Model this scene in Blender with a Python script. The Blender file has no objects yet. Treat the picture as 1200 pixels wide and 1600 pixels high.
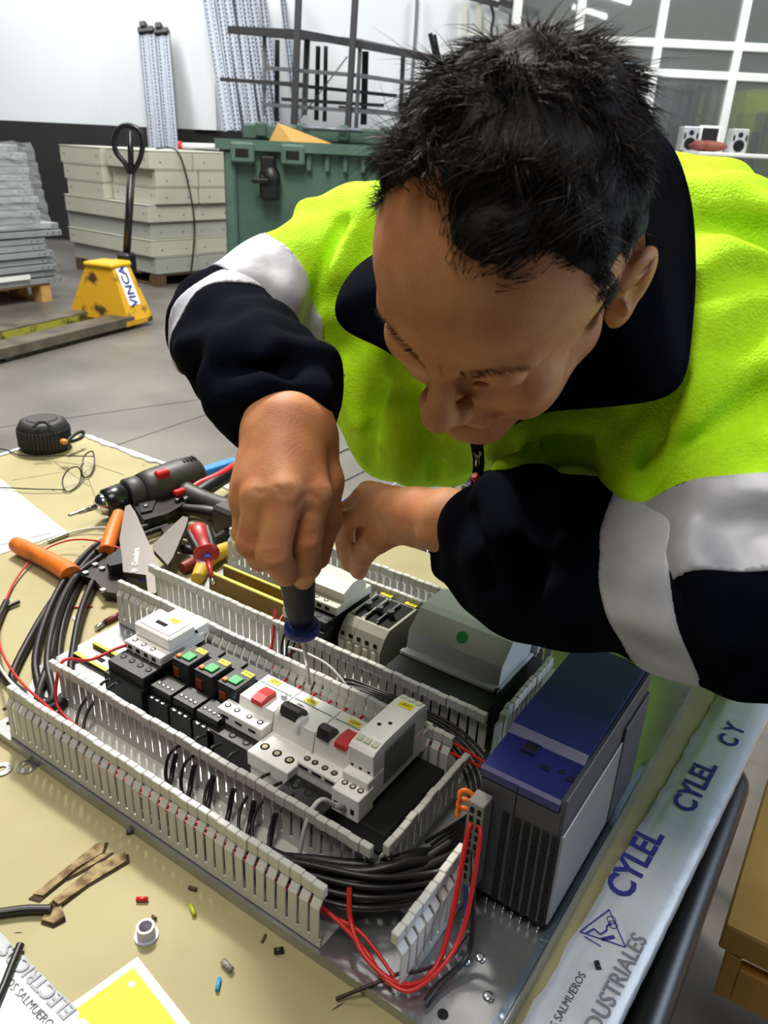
import bpy, math, random
import numpy as np
from mathutils import Vector, Matrix, Euler

# ---------------------------------------------------------------- camera
# World frame: x runs along the wiring ducts of the panel, y across them, z up,
# z = 0 is the mounting plate on the bench, the workshop floor is at z = FLOOR.
CAM = np.array([0.73816, -0.37155, 0.63265])
ROT = np.array([[0.82451175, 0.56417277, 0.04346788],
                [0.26793663, -0.32160449, -0.90817428],
                [-0.49838773, 0.760447, -0.41632923]])   # right, down, forward
FPX = 1248.3
sc = bpy.context.scene
cd = bpy.data.cameras.new('camera'); cam = bpy.data.objects.new('camera', cd)
sc.collection.objects.link(cam); sc.camera = cam
cd.sensor_fit = 'VERTICAL'; cd.sensor_height = 32.0; cd.lens = FPX / 1600 * 32.0
cd.clip_start = 0.02; cd.clip_end = 100
_m = Matrix([[ROT[0][i], -ROT[1][i], -ROT[2][i], CAM[i]] for i in range(3)] + [[0, 0, 0, 1]])
cam.matrix_world = _m
cd.dof.use_dof = True; cd.dof.focus_distance = 0.88; cd.dof.aperture_fstop = 11.0

# ---------------------------------------------------------------- world, lights, exposure
sc.view_settings.view_transform = 'Standard'; sc.view_settings.look = 'None'
sc.view_settings.gamma = 1.0; sc.view_settings.use_curve_mapping = False
sc.view_settings.exposure = 0.0
FLOOR = -0.75
FW = np.array([-0.5481, 0.8364, 0.0]); RT = np.array([0.8364, 0.5481, 0.0])   # hall axes
def hall(u, v, z=0.0):            # u to the right, v forward from the bench, z above the floor
    p = CAM + RT * u + FW * v
    return Vector((p[0], p[1], FLOOR + z))
world = bpy.data.worlds.new('world'); sc.world = world; world.use_nodes = True
world.node_tree.nodes['Background'].inputs[0].default_value = (0.80, 0.90, 1.0, 1)
world.node_tree.nodes['Background'].inputs[1].default_value = 0.24
def area(name, loc, target, size, power, col, shape='RECTANGLE', size_y=None):
    l = bpy.data.lights.new(name, 'AREA'); l.energy = power; l.color = col; l.size = size
    l.shape = shape
    if size_y: l.size_y = size_y
    o = bpy.data.objects.new(name, l); sc.collection.objects.link(o); o.location = loc
    o.rotation_euler = (Vector(target) - Vector(loc)).to_track_quat('-Z', 'Y').to_euler(); return o
area('bench_lamp_or_fill', (-2.40, 2.10, 4.5), (0.3, 0.1, 0), 0.40, 300, (1.0, 0.95, 0.86), 'SQUARE')
area('hall_lamp', tuple(hall(-1.2, 4.2, 5.2)), tuple(hall(-1.5, 6.5, 0)), 1.5, 370, (1.0, 0.97, 0.92), 'RECTANGLE', 4.0)
area('hall_lamp', tuple(hall(-4.0, 9.0, 5.6)), tuple(hall(-3, 11.5, 1.5)), 1.5, 300, (0.98, 0.99, 1.0), 'RECTANGLE', 5.0)
area('hall_lamp', tuple(hall(4.0, 8.0, 5.4)), tuple(hall(3, 11.5, 1)), 1.5, 260, (0.98, 0.99, 1.0), 'RECTANGLE', 4.0)
area('bench_lamp_or_fill', (-2.3, .2, 3.7), (0.3, 0.1, .3), 0.6, 26, (1.0, 0.94, 0.84), 'SQUARE')  # added fill from the left for the hand and forehead, no known source
area('bench_lamp_or_fill', (.35, -.9, 3.1), (.35, .1, 0), 1.0, 54, (1.0, 0.96, 0.88), 'SQUARE')  # added soft fill above the bench, brightens the near side
area('door_daylight', tuple(hall(5.2, 0.5, 2.4)), tuple(hall(0.6, 0.7, 0.8)), 2.5, 150, (0.66, 0.80, 1.0), 'RECTANGLE', 2.0)

# ---------------------------------------------------------------- helpers
COL = sc.collection
rnd = random.Random(7)
def srgb(r, g, b):
    f = lambda c: (c / 255 / 12.92) if c / 255 <= 0.04045 else ((c / 255 + 0.055) / 1.055) ** 2.4
    return (f(r), f(g), f(b), 1.0)
def ray_dir(px, py):
    d = ROT.T @ np.array([(px - 600) / FPX, (py - 800) / FPX, 1.0]); return d / np.linalg.norm(d)
def onz(px, py, z=0.0):           # survey helper: the point of a level plane seen at a photo position
    d = ray_dir(px, py); t = (z - CAM[2]) / d[2]; p = CAM + t * d; return Vector((float(p[0]), float(p[1]), float(p[2])))
def far(px, py, dist):            # survey helper: the point at a measured distance
    p = CAM + dist * ray_dir(px, py); return Vector((float(p[0]), float(p[1]), float(p[2])))
def onv(px, py, v):               # the point of the upright hall plane v metres ahead
    d = ray_dir(px, py); t = v / float(d @ FW); p = CAM + t * d; return Vector((float(p[0]), float(p[1]), float(p[2])))
def uv_of(P):
    q = np.array(P) - CAM; return float(q @ RT), float(q @ FW), float(P[2]) - FLOOR

_mats = {}
def mat(name, col, rough=0.6, metal=0.0, var=0.0, vs=20.0, bump=0.0, bs=200.0, col2=None, spec=None, coat=0.0,
        stops=None, sheen=0.0, trans=0.0, alpha=1.0, emit=None, es=0.0, rvar=0.0, detail=4.0, sss=0.0, bdist=0.001, anis=None):
    if name in _mats: return _mats[name]
    m = bpy.data.materials.new(name); m.use_nodes = True; _mats[name] = m
    nt = m.node_tree; N = nt.nodes; L = nt.links; b = N['Principled BSDF']
    c = srgb(*col) if max(col) > 1.001 else (*col, 1)
    b.inputs['Base Color'].default_value = c
    b.inputs['Roughness'].default_value = rough; b.inputs['Metallic'].default_value = metal
    if spec is not None: b.inputs['Specular IOR Level'].default_value = spec
    if coat: b.inputs['Coat Weight'].default_value = coat; b.inputs['Coat Roughness'].default_value = 0.15
    if sheen: b.inputs['Sheen Weight'].default_value = sheen; b.inputs['Sheen Roughness'].default_value = 0.6; b.inputs['Sheen Tint'].default_value = c
    if trans: b.inputs['Transmission Weight'].default_value = trans
    if alpha < 1: b.inputs['Alpha'].default_value = alpha
    if sss: b.inputs['Subsurface Weight'].default_value = sss; b.inputs['Subsurface Scale'].default_value = 0.004; b.inputs['Subsurface Radius'].default_value = (1, .35, .2)
    if emit: b.inputs['Emission Color'].default_value = srgb(*emit); b.inputs['Emission Strength'].default_value = es
    if var or bump or col2 or rvar:
        tc = N.new('ShaderNodeTexCoord')
        if var or col2 or rvar:
            n = N.new('ShaderNodeTexNoise'); n.inputs['Scale'].default_value = vs; n.inputs['Detail'].default_value = detail
            L.new(tc.outputs['Object'], n.inputs['Vector'])
            cr = N.new('ShaderNodeValToRGB'); e = cr.color_ramp.elements
            e[0].position, e[1].position = stops or (0.3, 0.7)
            if col2: e[0].color = srgb(*col2); e[1].color = c
            else:
                e[0].color = tuple(x * (1 - var) for x in c[:3]) + (1,); e[1].color = tuple(min(1, x * (1 + var)) for x in c[:3]) + (1,)
            L.new(n.outputs['Fac'], cr.inputs['Fac'])
            if var or col2: L.new(cr.outputs['Color'], b.inputs['Base Color'])
            if rvar:
                mr = N.new('ShaderNodeMapRange'); mr.inputs['To Min'].default_value = max(0, rough - rvar); mr.inputs['To Max'].default_value = min(1, rough + rvar)
                L.new(n.outputs['Fac'], mr.inputs['Value']); L.new(mr.outputs['Result'], b.inputs['Roughness'])
        if bump:
            n2 = N.new('ShaderNodeTexNoise'); n2.inputs['Scale'].default_value = bs; n2.inputs['Detail'].default_value = 3
            L.new(tc.outputs['Object'], n2.inputs['Vector'])
            bp = N.new('ShaderNodeBump'); bp.inputs['Strength'].default_value = bump; bp.inputs['Distance'].default_value = bdist
            L.new(n2.outputs['Fac'], bp.inputs['Height']); L.new(bp.outputs['Normal'], b.inputs['Normal'])
    return m

class MB:
    """collects shapes into ONE mesh"""
    def __init__(s): s.v = []; s.f = []; s.sm = []
    def add(s, vs, fs, smooth=False, M=None):
        o = len(s.v)
        if M is not None: vs = [M @ Vector(v) for v in vs]
        s.v += [tuple(v) for v in vs]; s.f += [tuple(i + o for i in f) for f in fs]; s.sm += [smooth] * len(fs); return s
    def box(s, x0, x1, y0, y1, z0, z1, b=0.0, M=None):
        if b <= 0:
            vs = [(x, y, z) for x in (x0, x1) for y in (y0, y1) for z in (z0, z1)]
            return s.add(vs, [(0, 1, 3, 2), (4, 6, 7, 5), (0, 4, 5, 1), (2, 3, 7, 6), (0, 2, 6, 4), (1, 5, 7, 3)], False, M)
        b = min(b, (x1 - x0) * .45, (y1 - y0) * .45, (z1 - z0) * .45)
        P = {}; vs = []
        for i, x in enumerate((x0, x1)):
            for j, y in enumerate((y0, y1)):
                for k, z in enumerate((z0, z1)):
                    sx, sy, sz = (1 - 2 * i) * b, (1 - 2 * j) * b, (1 - 2 * k) * b
                    for a, q in enumerate(((x, y + sy, z + sz), (x + sx, y, z + sz), (x + sx, y + sy, z))):
                        P[i, j, k, a] = len(vs); vs.append(q)
        fs = []
        for i in (0, 1): fs.append([P[i, 0, 0, 0], P[i, 0, 1, 0], P[i, 1, 1, 0], P[i, 1, 0, 0]][::(1 if i == 0 else -1)])
        for j in (0, 1): fs.append([P[0, j, 0, 1], P[1, j, 0, 1], P[1, j, 1, 1], P[0, j, 1, 1]][::(1 if j == 0 else -1)])
        for k in (0, 1): fs.append([P[0, 0, k, 2], P[0, 1, k, 2], P[1, 1, k, 2], P[1, 0, k, 2]][::(1 if k == 0 else -1)])
        for i in (0, 1):
            for j in (0, 1): fs.append([P[i, j, 0, 0], P[i, j, 1, 0], P[i, j, 1, 1], P[i, j, 0, 1]])
        for i in (0, 1):
            for k in (0, 1): fs.append([P[i, 0, k, 0], P[i, 1, k, 0], P[i, 1, k, 2], P[i, 0, k, 2]])
        for j in (0, 1):
            for k in (0, 1): fs.append([P[0, j, k, 1], P[1, j, k, 1], P[1, j, k, 2], P[0, j, k, 2]])
        for i in (0, 1):
            for j in (0, 1):
                for k in (0, 1): fs.append([P[i, j, k, 0], P[i, j, k, 1], P[i, j, k, 2]])
        return s.add(vs, fs, False, M)
    def cyl(s, a, b, r0, r1=None, n=16, smooth=True, caps=True):
        if r1 is None: r1 = r0
        a = Vector(a); b = Vector(b); d = (b - a).normalized()
        u = d.orthogonal().normalized(); w = d.cross(u); vs = []
        for c, r in ((a, r0), (b, r1)):
            for i in range(n):
                t = 2 * math.pi * i / n; vs.append(c + u * (r * math.cos(t)) + w * (r * math.sin(t)))
        s.add(vs, [(i, (i + 1) % n, n + (i + 1) % n, n + i) for i in range(n)], smooth)
        if caps: s.add(vs[:n], [tuple(range(n))[::-1]]); s.add(vs[n:], [tuple(range(n))])
        return s
    def ring(s, c, ax, r0, r1, h, n=28):
        c = Vector(c); ax = Vector(ax).normalized(); u = ax.orthogonal().normalized(); w = ax.cross(u); vs = []
        for (r, z) in ((r0, 0), (r1, 0), (r1, h), (r0, h)):
            for i in range(n):
                t = 2 * math.pi * i / n; vs.append(c + ax * z + u * (r * math.cos(t)) + w * (r * math.sin(t)))
        fs = []
        for k in range(4):
            for i in range(n): fs.append((k * n + i, k * n + (i + 1) % n, ((k + 1) % 4) * n + (i + 1) % n, ((k + 1) % 4) * n + i))
        return s.add(vs, fs)
    def lathe(s, a, d, prof, n=20, smooth=True):
        a = Vector(a); d = Vector(d).normalized(); u = d.orthogonal().normalized(); w = d.cross(u); vs = []
        for (t, r) in prof:
            for i in range(n):
                q = 2 * math.pi * i / n; vs.append(a + d * t + u * (r * math.cos(q)) + w * (r * math.sin(q)))
        fs = [(k * n + i, k * n + (i + 1) % n, (k + 1) * n + (i + 1) % n, (k + 1) * n + i) for k in range(len(prof) - 1) for i in range(n)]
        s.add(vs, fs, smooth); s.add(vs[:n], [tuple(range(n))[::-1]]); s.add(vs[-n:], [tuple(range(n))]); return s
    def tube(s, pts, r, n=8, sub=6, closed=False, caps=True):
        P = catmull(pts, sub, closed) if sub > 1 else [Vector(p) for p in pts]
        R = r if isinstance(r, (list, tuple)) else None
        vs = []; up = None; m = len(P)
        for i, p in enumerate(P):
            t = (P[(i + 1) % m] - P[i - 1]) if closed else (P[min(i + 1, m - 1)] - P[max(i - 1, 0)])
            t = t.normalized() if t.length > 1e-9 else Vector((0, 0, 1))
            if up is None: up = t.orthogonal().normalized()
            up = (up - t * up.dot(t)).normalized(); w = t.cross(up)
            if R: x = i / max(1, m - 1) * (len(R) - 1); k = min(int(x), len(R) - 2); rr = R[k] + (R[k + 1] - R[k]) * (x - k)
            else: rr = r
            for j in range(n):
                q = 2 * math.pi * j / n; vs.append(p + up * (rr * math.cos(q)) + w * (rr * math.sin(q)))
        e = m if closed else m - 1
        fs = [(i * n + j, i * n + (j + 1) % n, ((i + 1) % m) * n + (j + 1) % n, ((i + 1) % m) * n + j) for i in range(e) for j in range(n)]
        s.add(vs, fs, True)
        if caps and not closed: s.add(vs[:n], [tuple(range(n))[::-1]]); s.add(vs[-n:], [tuple(range(n))])
        return s
    def prism(s, poly, h0, h1, M=None, axis='z', smooth=False):
        """extrude a 2-D outline: axis z -> (x,y), y -> (x,z), x -> (y,z)"""
        n = len(poly)
        f = {'z': lambda p, h: (p[0], p[1], h), 'y': lambda p, h: (p[0], h, p[1]), 'x': lambda p, h: (h, p[0], p[1])}[axis]
        vs = [f(p, h0) for p in poly] + [f(p, h1) for p in poly]
        s.add(vs, [tuple(range(n)), tuple(range(n, 2 * n))[::-1]], False, M)
        s.add(vs, [(i, (i + 1) % n, n + (i + 1) % n, n + i) for i in range(n)], smooth, M); return s
    def sphere(s, c, r, n=14, m=8, M=None):
        r = r if isinstance(r, (tuple, list)) else (r, r, r); vs = []
        for k in range(m + 1):
            a = math.pi * k / m
            for i in range(n):
                q = 2 * math.pi * i / n; vs.append((c[0] + r[0] * math.sin(a) * math.cos(q), c[1] + r[1] * math.sin(a) * math.sin(q), c[2] + r[2] * math.cos(a)))
        return s.add(vs, [(k * n + i, (k + 1) * n + i, (k + 1) * n + (i + 1) % n, k * n + (i + 1) % n) for k in range(m) for i in range(n)], True, M)
    def build(s, name, m, parent=None, fix=True):
        me = bpy.data.meshes.new(name); me.from_pydata(s.v, [], s.f); me.polygons.foreach_set('use_smooth', s.sm)
        if m: me.materials.append(m)
        if fix:
            import bmesh
            bm = bmesh.new(); bm.from_mesh(me); bmesh.ops.remove_doubles(bm, verts=bm.verts, dist=1e-6); bmesh.ops.recalc_face_normals(bm, faces=bm.faces); bm.to_mesh(me); bm.free()
        me.update()
        return link(name, me, parent)
def link(name, data, parent=None, loc=None):
    o = bpy.data.objects.new(name, data); COL.objects.link(o)
    if parent is not None: o.parent = parent
    if loc is not None: o.location = loc
    return o
def catmull(pts, sub=6, closed=False):
    P = [Vector(p) for p in pts]; n = len(P); out = []
    if n < 3: return P
    for i in range(n if closed else n - 1):
        if closed: a, b, c, d = P[i - 1], P[i], P[(i + 1) % n], P[(i + 2) % n]
        else: a, b, c, d = P[max(i - 1, 0)], P[i], P[i + 1], P[min(i + 2, n - 1)]
        for k in range(sub):
            t = k / sub; out.append(0.5 * ((2 * b) + (c - a) * t + (2 * a - 5 * b + 4 * c - d) * t * t + (3 * b - a - 3 * c + d) * t ** 3))
    if not closed: out.append(P[-1])
    return out
def tag(o, label=None, cat=None, group=None, kind=None):
    if label: o['label'] = label
    if cat: o['category'] = cat
    if group: o['group'] = group
    if kind: o['kind'] = kind
    return o
def thing(name, label, cat, loc=(0, 0, 0), rz=0.0, group=None):
    o = bpy.data.objects.new(name, None); COL.objects.link(o); o.empty_display_size = 0.02
    o.location = loc; o.rotation_euler = (0, 0, rz); return tag(o, label, cat, group)
def thingM(name, label, cat, M, group=None):
    o = thing(name, label, cat, (0, 0, 0), 0, group); o.matrix_world = M; return o
def struct(name, mb, m, label=None):
    o = mb.build(name, m); o['kind'] = 'structure'
    if label: o['label'] = label
    return o
def frame(o, xdir, zdir=(0, 0, 1)):
    """matrix with origin o, x along xdir, z close to zdir"""
    x = Vector(xdir).normalized(); z = Vector(zdir); y = z.cross(x).normalized(); z = x.cross(y)
    return Matrix(((x[0], y[0], z[0], o[0]), (x[1], y[1], z[1], o[1]), (x[2], y[2], z[2], o[2]), (0, 0, 0, 1)))
_txt = {}
def text_mesh(body, size, thick=0.0002, bold=0.0, align='CENTER'):
    key = (body, size, thick, bold, align)
    if key in _txt: return _txt[key]
    cu = bpy.data.curves.new('lettering', 'FONT'); cu.body = body; cu.size = size; cu.extrude = thick; cu.offset = bold
    cu.align_x = align; cu.align_y = 'CENTER'; cu.resolution_u = 3
    o = bpy.data.objects.new('lettering', cu); COL.objects.link(o)
    dg = bpy.context.evaluated_depsgraph_get(); dg.update()
    me = bpy.data.meshes.new_from_object(o.evaluated_get(dg)); bpy.data.objects.remove(o); _txt[key] = me; return me
def text(body, size, M, m, parent=None, name='lettering', thick=0.0002, bold=0.0, align='CENTER'):
    me = text_mesh(body, size, thick, bold, align)
    if not len(me.materials) or me.materials[0] != m:
        if len(me.materials): me = me.copy(); me.materials.clear()
        me.materials.append(m)
    o = link(name, me, parent)
    if parent is not None: o.matrix_parent_inverse = Matrix()
    o.matrix_local = M; return o
def T(x, y, z): return Matrix.Translation((x, y, z))
def RZ(a): return Matrix.Rotation(a, 4, 'Z')
def RX(a): return Matrix.Rotation(a, 4, 'X')
def RY(a): return Matrix.Rotation(a, 4, 'Y')

# common materials
M_black = mat('black plastic', (13, 13, 15), 0.45, bump=0.1, bs=900)
M_dark = mat('dark grey plastic', (38, 38, 41), 0.5, bump=0.1, bs=900)
M_white = mat('white device plastic', (236, 235, 230), 0.38, var=0.03, vs=60)
M_offw = mat('cream device plastic', (205, 201, 184), 0.42, var=0.04, vs=50)
M_duct = mat('grey duct plastic', (192, 191, 185), 0.45, var=0.05, vs=30, bump=0.05, bs=500)
M_yel = mat('yellow label', (236, 222, 20), 0.5)
M_ink = mat('black ink', (25, 25, 28), 0.6)
M_blue_ink = mat('blue ink', (38, 42, 132), 0.6)
M_steel = mat('bright steel', (190, 190, 192), 0.25, 1.0)
M_chrome = mat('chrome', (215, 215, 215), 0.12, 1.0)
M_red = mat('red plastic', (196, 30, 34), 0.4)
M_redw = mat('red wire insulation', (196, 34, 30), 0.4)
M_blkw = mat('black cable sheath', (26, 23, 24), 0.42, bump=0.15, bs=300)
M_whtw = mat('white wire insulation', (200, 200, 198), 0.45)
M_hole = mat('dark hole', (9, 9, 9), 0.9)

ORD = ['first', 'second', 'third', 'fourth', 'fifth', 'sixth', 'seventh', 'eighth', 'ninth', 'tenth', 'eleventh', 'twelfth', 'thirteenth', 'fourteenth', 'fifteenth', 'sixteenth', 'seventeenth', 'eighteenth', 'nineteenth', 'twentieth']
# ================================================================ the hall
M_floor = mat('polished concrete floor', (122, 119, 112), 0.42, col2=(88, 85, 80), vs=1.3, stops=(0.32, 0.68), detail=9, rvar=0.12, bump=0.08, bs=60)
M_wall = mat('white painted wall', (226, 230, 233), 0.75, var=0.03, vs=0.8, bump=0.1, bs=30)
M_dado = mat('black painted dado', (34, 34, 34), 0.7, var=0.1, vs=3)
M_wframe = mat('white aluminium frame', (232, 234, 230), 0.4)
def hq(name, u0, u1, v0, v1, z0, z1, m, parent=None, b=0.0):
    mb = MB(); mb.box(u0, u1, v0, v1, z0, z1, b)
    mb.v = [tuple(hall(*p)) for p in mb.v]; o = mb.build(name, m, parent)
    return o
def hbox(mb, u0, u1, v0, v1, z0, z1, b=0.0):
    k = len(mb.v); mb.box(u0, u1, v0, v1, z0, z1, b); mb.v[k:] = [tuple(hall(*p)) for p in mb.v[k:]]; return mb
f = MB(); hbox(f, -14, 14, -6, 24, -0.12, 0.0); struct('floor', f, M_floor, 'grey polished concrete workshop floor')
jt = MB()
for (a, b) in (((100, 724), (345, 640)), ((0, 668), (200, 640))):
    A = onz(*a, FLOOR); B = onz(*b, FLOOR); d = (B - A).normalized(); n = Vector((-d.y, d.x, 0)) * 0.004
    A -= d * 3; B += d * 4
    jt.add([A - n + Vector((0, 0, .001)), A + n + Vector((0, 0, .001)), B + n + Vector((0, 0, .001)), B - n + Vector((0, 0, .001))], [(0, 1, 2, 3)])
struct('trim_1', jt, mat('floor joint filler', (60, 58, 55), 0.8), 'dark expansion joints cut in the concrete floor')
VW = 11.6
c_ = MB(); hbox(c_, -14, 14, -8, 24, 6.6, 6.75); struct('ceiling', c_, mat('grey sheet ceiling', (150, 152, 150), .8, var=.05, vs=1), 'grey workshop ceiling')
c_ = MB(); hbox(c_, -14, 14, -8.2, -8, 0, 6.6); struct('wall_front', c_, mat('grey hall wall', (120, 122, 124), .8), 'grey hall wall behind the photographer')
c_ = MB(); hbox(c_, -14.2, -14, -8, 24, 0, 6.6); struct('wall_left', c_, mat('grey hall wall', (120, 122, 124), .8), 'grey hall wall far to the left')
w = MB(); hbox(w, -9, 1.25, VW, VW + .2, 0, 6.0); struct('wall_back', w, M_wall, 'white painted hall wall')
w = MB(); hbox(w, -9, 1.25, VW - .012, VW - .001, 0, 1.47); struct('trim_2', w, M_dado, 'black painted band along the foot of the white wall')
w = MB(); hbox(w, -2.72, -2.42, VW - .10, VW - .001, 1.47, 6.0); hbox(w, -4.02, -3.99, VW - .006, VW - .001, 1.47, 6.0); struct('trim_3', w, M_wall, 'white pilaster on the hall wall')
# glazed partition to the right
VG = 11.0
wr = MB(); hbox(wr, 1.25, 9, VG + 3.6, VG + 3.8, 0, 6); struct('wall_right', wr, mat('grey office wall', (168, 169, 166), 0.8, var=0.05, vs=0.5), 'pale wall of the room behind the glazed partition')
gl = MB(); hbox(gl, 1.25, 9, VG - .004, VG + .004, 0, 6)
struct('window_1', gl, mat('partition glass', (200, 206, 204), 0.08, trans=0.85, alpha=0.55), 'glass of the tall partition')
fr = MB()
for u in (1.28, 2.02, 2.98, 3.93, 4.88, 5.8): hbox(fr, u - .05, u + .05, VG - .05, VG + .05, 0, 6, .006)
for z in (0.9, 2.32, 2.63, 3.6): hbox(fr, 1.25, 7, VG - .045, VG + .045, z - .045, z + .045, .006)
struct('trim_4', fr, M_wframe, 'white aluminium frame of the glazed partition')
# dark gridded rack door and things seen behind the glass
def bars(mb, a, b, w, t=None):
    a = Vector(a); b = Vector(b); d = (b - a); L = d.length; F = frame(a, d, (0, 0, 1) if abs(d.normalized().z) < .9 else tuple(FW)); t = t or w
    mb.box(0, L, -w / 2, w / 2, -t / 2, t / 2, 0, F); return mb
M_rack = mat('dark grey steel rack', (60, 60, 62), 0.5, 0.3)
M_rackl = mat('light grey steel rack', (120, 122, 126), 0.45, 0.4)
M_galv = mat('galvanised steel', (120, 126, 134), 0.42, 0.5, var=0.25, vs=30, rvar=.1)
rk = thing('wire_cage', 'dark wire cage standing behind the glass partition', 'cage', hall(3.45, 12.2))
g = MB(); h = MB()
v = 12.2; cu0 = uv_of(onv(1040, 180, v))[0]; cu1 = uv_of(onv(1098, 190, v))[0]; ct = uv_of(onv(1068, 133, v))[2]
rk.location = hall((cu0 + cu1) / 2, v)
for u in np.linspace(cu0, cu1, 5): bars(g, hall(u, v, .1), hall(u, v, ct), .05)
for z in np.linspace(.3, ct - .03, 7): bars(g, hall(cu0, v, z), hall(cu1, v, z), .035)
hbox(h, cu0, cu1, v + .35, v + .37, .1, ct)
def part(mb, name, m, parent, kind=None):
    o = mb.build(name, m); 
    bpy.context.view_layer.update() if False else None
    M = parent.matrix_world if parent.matrix_world != Matrix() else parent.matrix_basis
    o.parent = parent; o.matrix_parent_inverse = parent.matrix_basis.inverted()
    if kind: o['kind'] = kind
    return o
part(g, 'grid', M_rack, rk); part(h, 'backing', mat('dark backing', (70, 72, 72), .8), rk)
mu = uv_of(onv(1162, 180, 12.0))[0]; mt = uv_of(onv(1180, 140, 12.0))[2]
gb = thing('machine_cabinet', 'lime green machine cabinet behind the glass at the right edge', 'cabinet', hall(mu + .5, 12.0))
p_ = MB(); hbox(p_, mu, mu + 1.1, 12.0, 12.8, .1, mt, .02); part(p_, 'housing', mat('lime machine paint', (204, 218, 80), .5), gb)
p_ = MB(); hbox(p_, mu + .16, mu + .6, 11.97, 12.0, 1.0, mt - .25, .01); part(p_, 'door', M_rackl, gb)
p_ = MB(); hbox(p_, mu - .12, mu + .12, 11.96, 12.0, .5, 1.75, .01); part(p_, 'vent_panel', M_rack, gb)
tl = thing('lamp_reflection', 'bright glowing tube made as the lamp reflection in the glass at the top', 'reflection', hall(3.35, 13.5, 3.75))  # glowing tube behind the glass stands in for a lamp mirrored in it
p_ = MB(); P0 = onv(925, -14, 13.6); P1 = onv(985, 4, 13.6); p_.cyl(P0, P1, .03); part(p_, 'tube', mat('glowing reflection tube', (255, 255, 255), .5, emit=(255, 255, 255), es=9), tl)
p_ = MB(); bars(p_, P0 + Vector((0, 0, .06)), P1 + Vector((0, 0, .06)), .1, .05); part(p_, 'reflected_fitting', M_wframe, tl)
# conduit, cable tray and wall box at the top of the white wall
tr = MB(); bars(tr, onv(730, -6, 11.4), onv(780, 8, 11.4), .06); bars(tr, onv(780, 2, 11.4), onv(842, 22, 11.4), .07); tag(tr.build('cable_tray', M_rack), 'dark cable tray running along the top of the white wall', 'tray')
tr = MB(); bars(tr, onv(780, 12, 11.3), onv(842, 34, 11.3), .05); tag(tr.build('conduit_rail', M_rackl), 'grey rail below the dark cable tray on the wall', 'rail')
tr = MB(); tr.tube([onv(652, -5, 11.5), onv(650, 40, 11.5), onv(645, 110, 11.5), onv(640, 190, 11.5)], .022, 8); tag(tr.build('conduit', M_rackl), 'thin grey conduit running down the white wall', 'pipe')
tr = MB(); tr.tube([onv(767, 8, 11.3), onv(770, 18, 11.3), onv(771, 28, 11.3), onv(768, 45, 11.3), onv(769, 60, 11.3)], .018, 8); tag(tr.build('hanging_cable', M_black), 'black cable hanging from the tray beside the wall boxes', 'cable')
wb = thing('wall_box', 'cream open wall box with two upright trunkings', 'box', onv(740, 30, 11.5))
p_ = MB()
for x in (725, 748): bars(p_, onv(x + 1, 6, 11.45), onv(x, 58, 11.45), .06)
part(p_, 'trunking', mat('cream trunking', (205, 204, 190), .6), wb)
p_ = MB(); bars(p_, onv(722, 55, 11.45), onv(762, 55, 11.45), .04); part(p_, 'bottom_plate', M_wframe, wb)

# ---- dark boltless shelving, galvanised uprights
sh = thing('steel_shelving', 'dark grey boltless steel shelving frame without boards against the white wall', 'shelving', hall(-1.2, 9.6))
def post(a, b, wdt, m, par, name='post', hn=0):
    mb = MB(); a = Vector(a); b = Vector(b); F = frame(a, b - a, tuple(-FW)); L = (b - a).length
    mb.box(0, L, -wdt / 2, wdt / 2, -.004, .004, 0, F); mb.box(0, L, -wdt / 2, -wdt / 2 + .008, -.04, .004, 0, F)
    o = part(mb, name, m, par)
    if hn:
        hb = MB()
        for i in range(hn): s = L * (i + .5) / hn; hb.box(s - L / hn * .28, s + L / hn * .28, -.007, .007, .0041, .0055, 0, F)
        q = hb.build('slots', M_hole); q.parent = o; q.matrix_parent_inverse = Matrix(); q['kind'] = 'stuff'
    return o
for (x0, y0, x1, y1, v, wd, m, hn) in ((485, 0, 482, 60, 9.0, .0, None, 0),
        (467, -20, 459, 195, 9.0, .065, M_rack, 0), (556, -20, 543, 205, 9.0, .065, M_rack, 0),
        (433, 62, 432, 190, 10.2, .05, M_black, 26), (480, 58, 475, 180, 9.6, .06, M_rackl, 26), (497, 72, 494, 188, 10.4, .05, M_black, 26),
        (509, 72, 507, 190, 10.6, .045, M_black, 26), (563, 62, 556, 205, 9.3, .04, M_rackl, 0), (571, 80, 568, 195, 10.6, .075, M_black, 26),
        (630, 80, 626, 180, 10.2, .05, M_rackl, 26), (413, 45, 412, 180, 9.4, .035, M_rackl, 0)):
    if m: post(onv(x1, y1, v), onv(x0, y0, v), wd, m, sh, 'post', hn)
def shelf(pts, thk, m, name='shelf'):
    P = [Vector(p) for p in pts]; mb = MB(); n = len(P); d = Vector((0, 0, -thk))
    mb.add(P + [p + d for p in P], [tuple(range(n)), tuple(range(n, 2 * n))[::-1]] + [(i, (i + 1) % n, n + (i + 1) % n, n + i) for i in range(n)]); return part(mb, name, m, sh)
zt = 2.36
def atz(px, z):   # point on the hall plane of height z below a photo column
    return onz(px[0], px[1], FLOOR + z)
shelf([onv(355, 40, 9.4), onv(470, 46, 9.0), onv(690, 88, 9.6), onv(560, 60, 10.6)], .07, M_rack)
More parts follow.
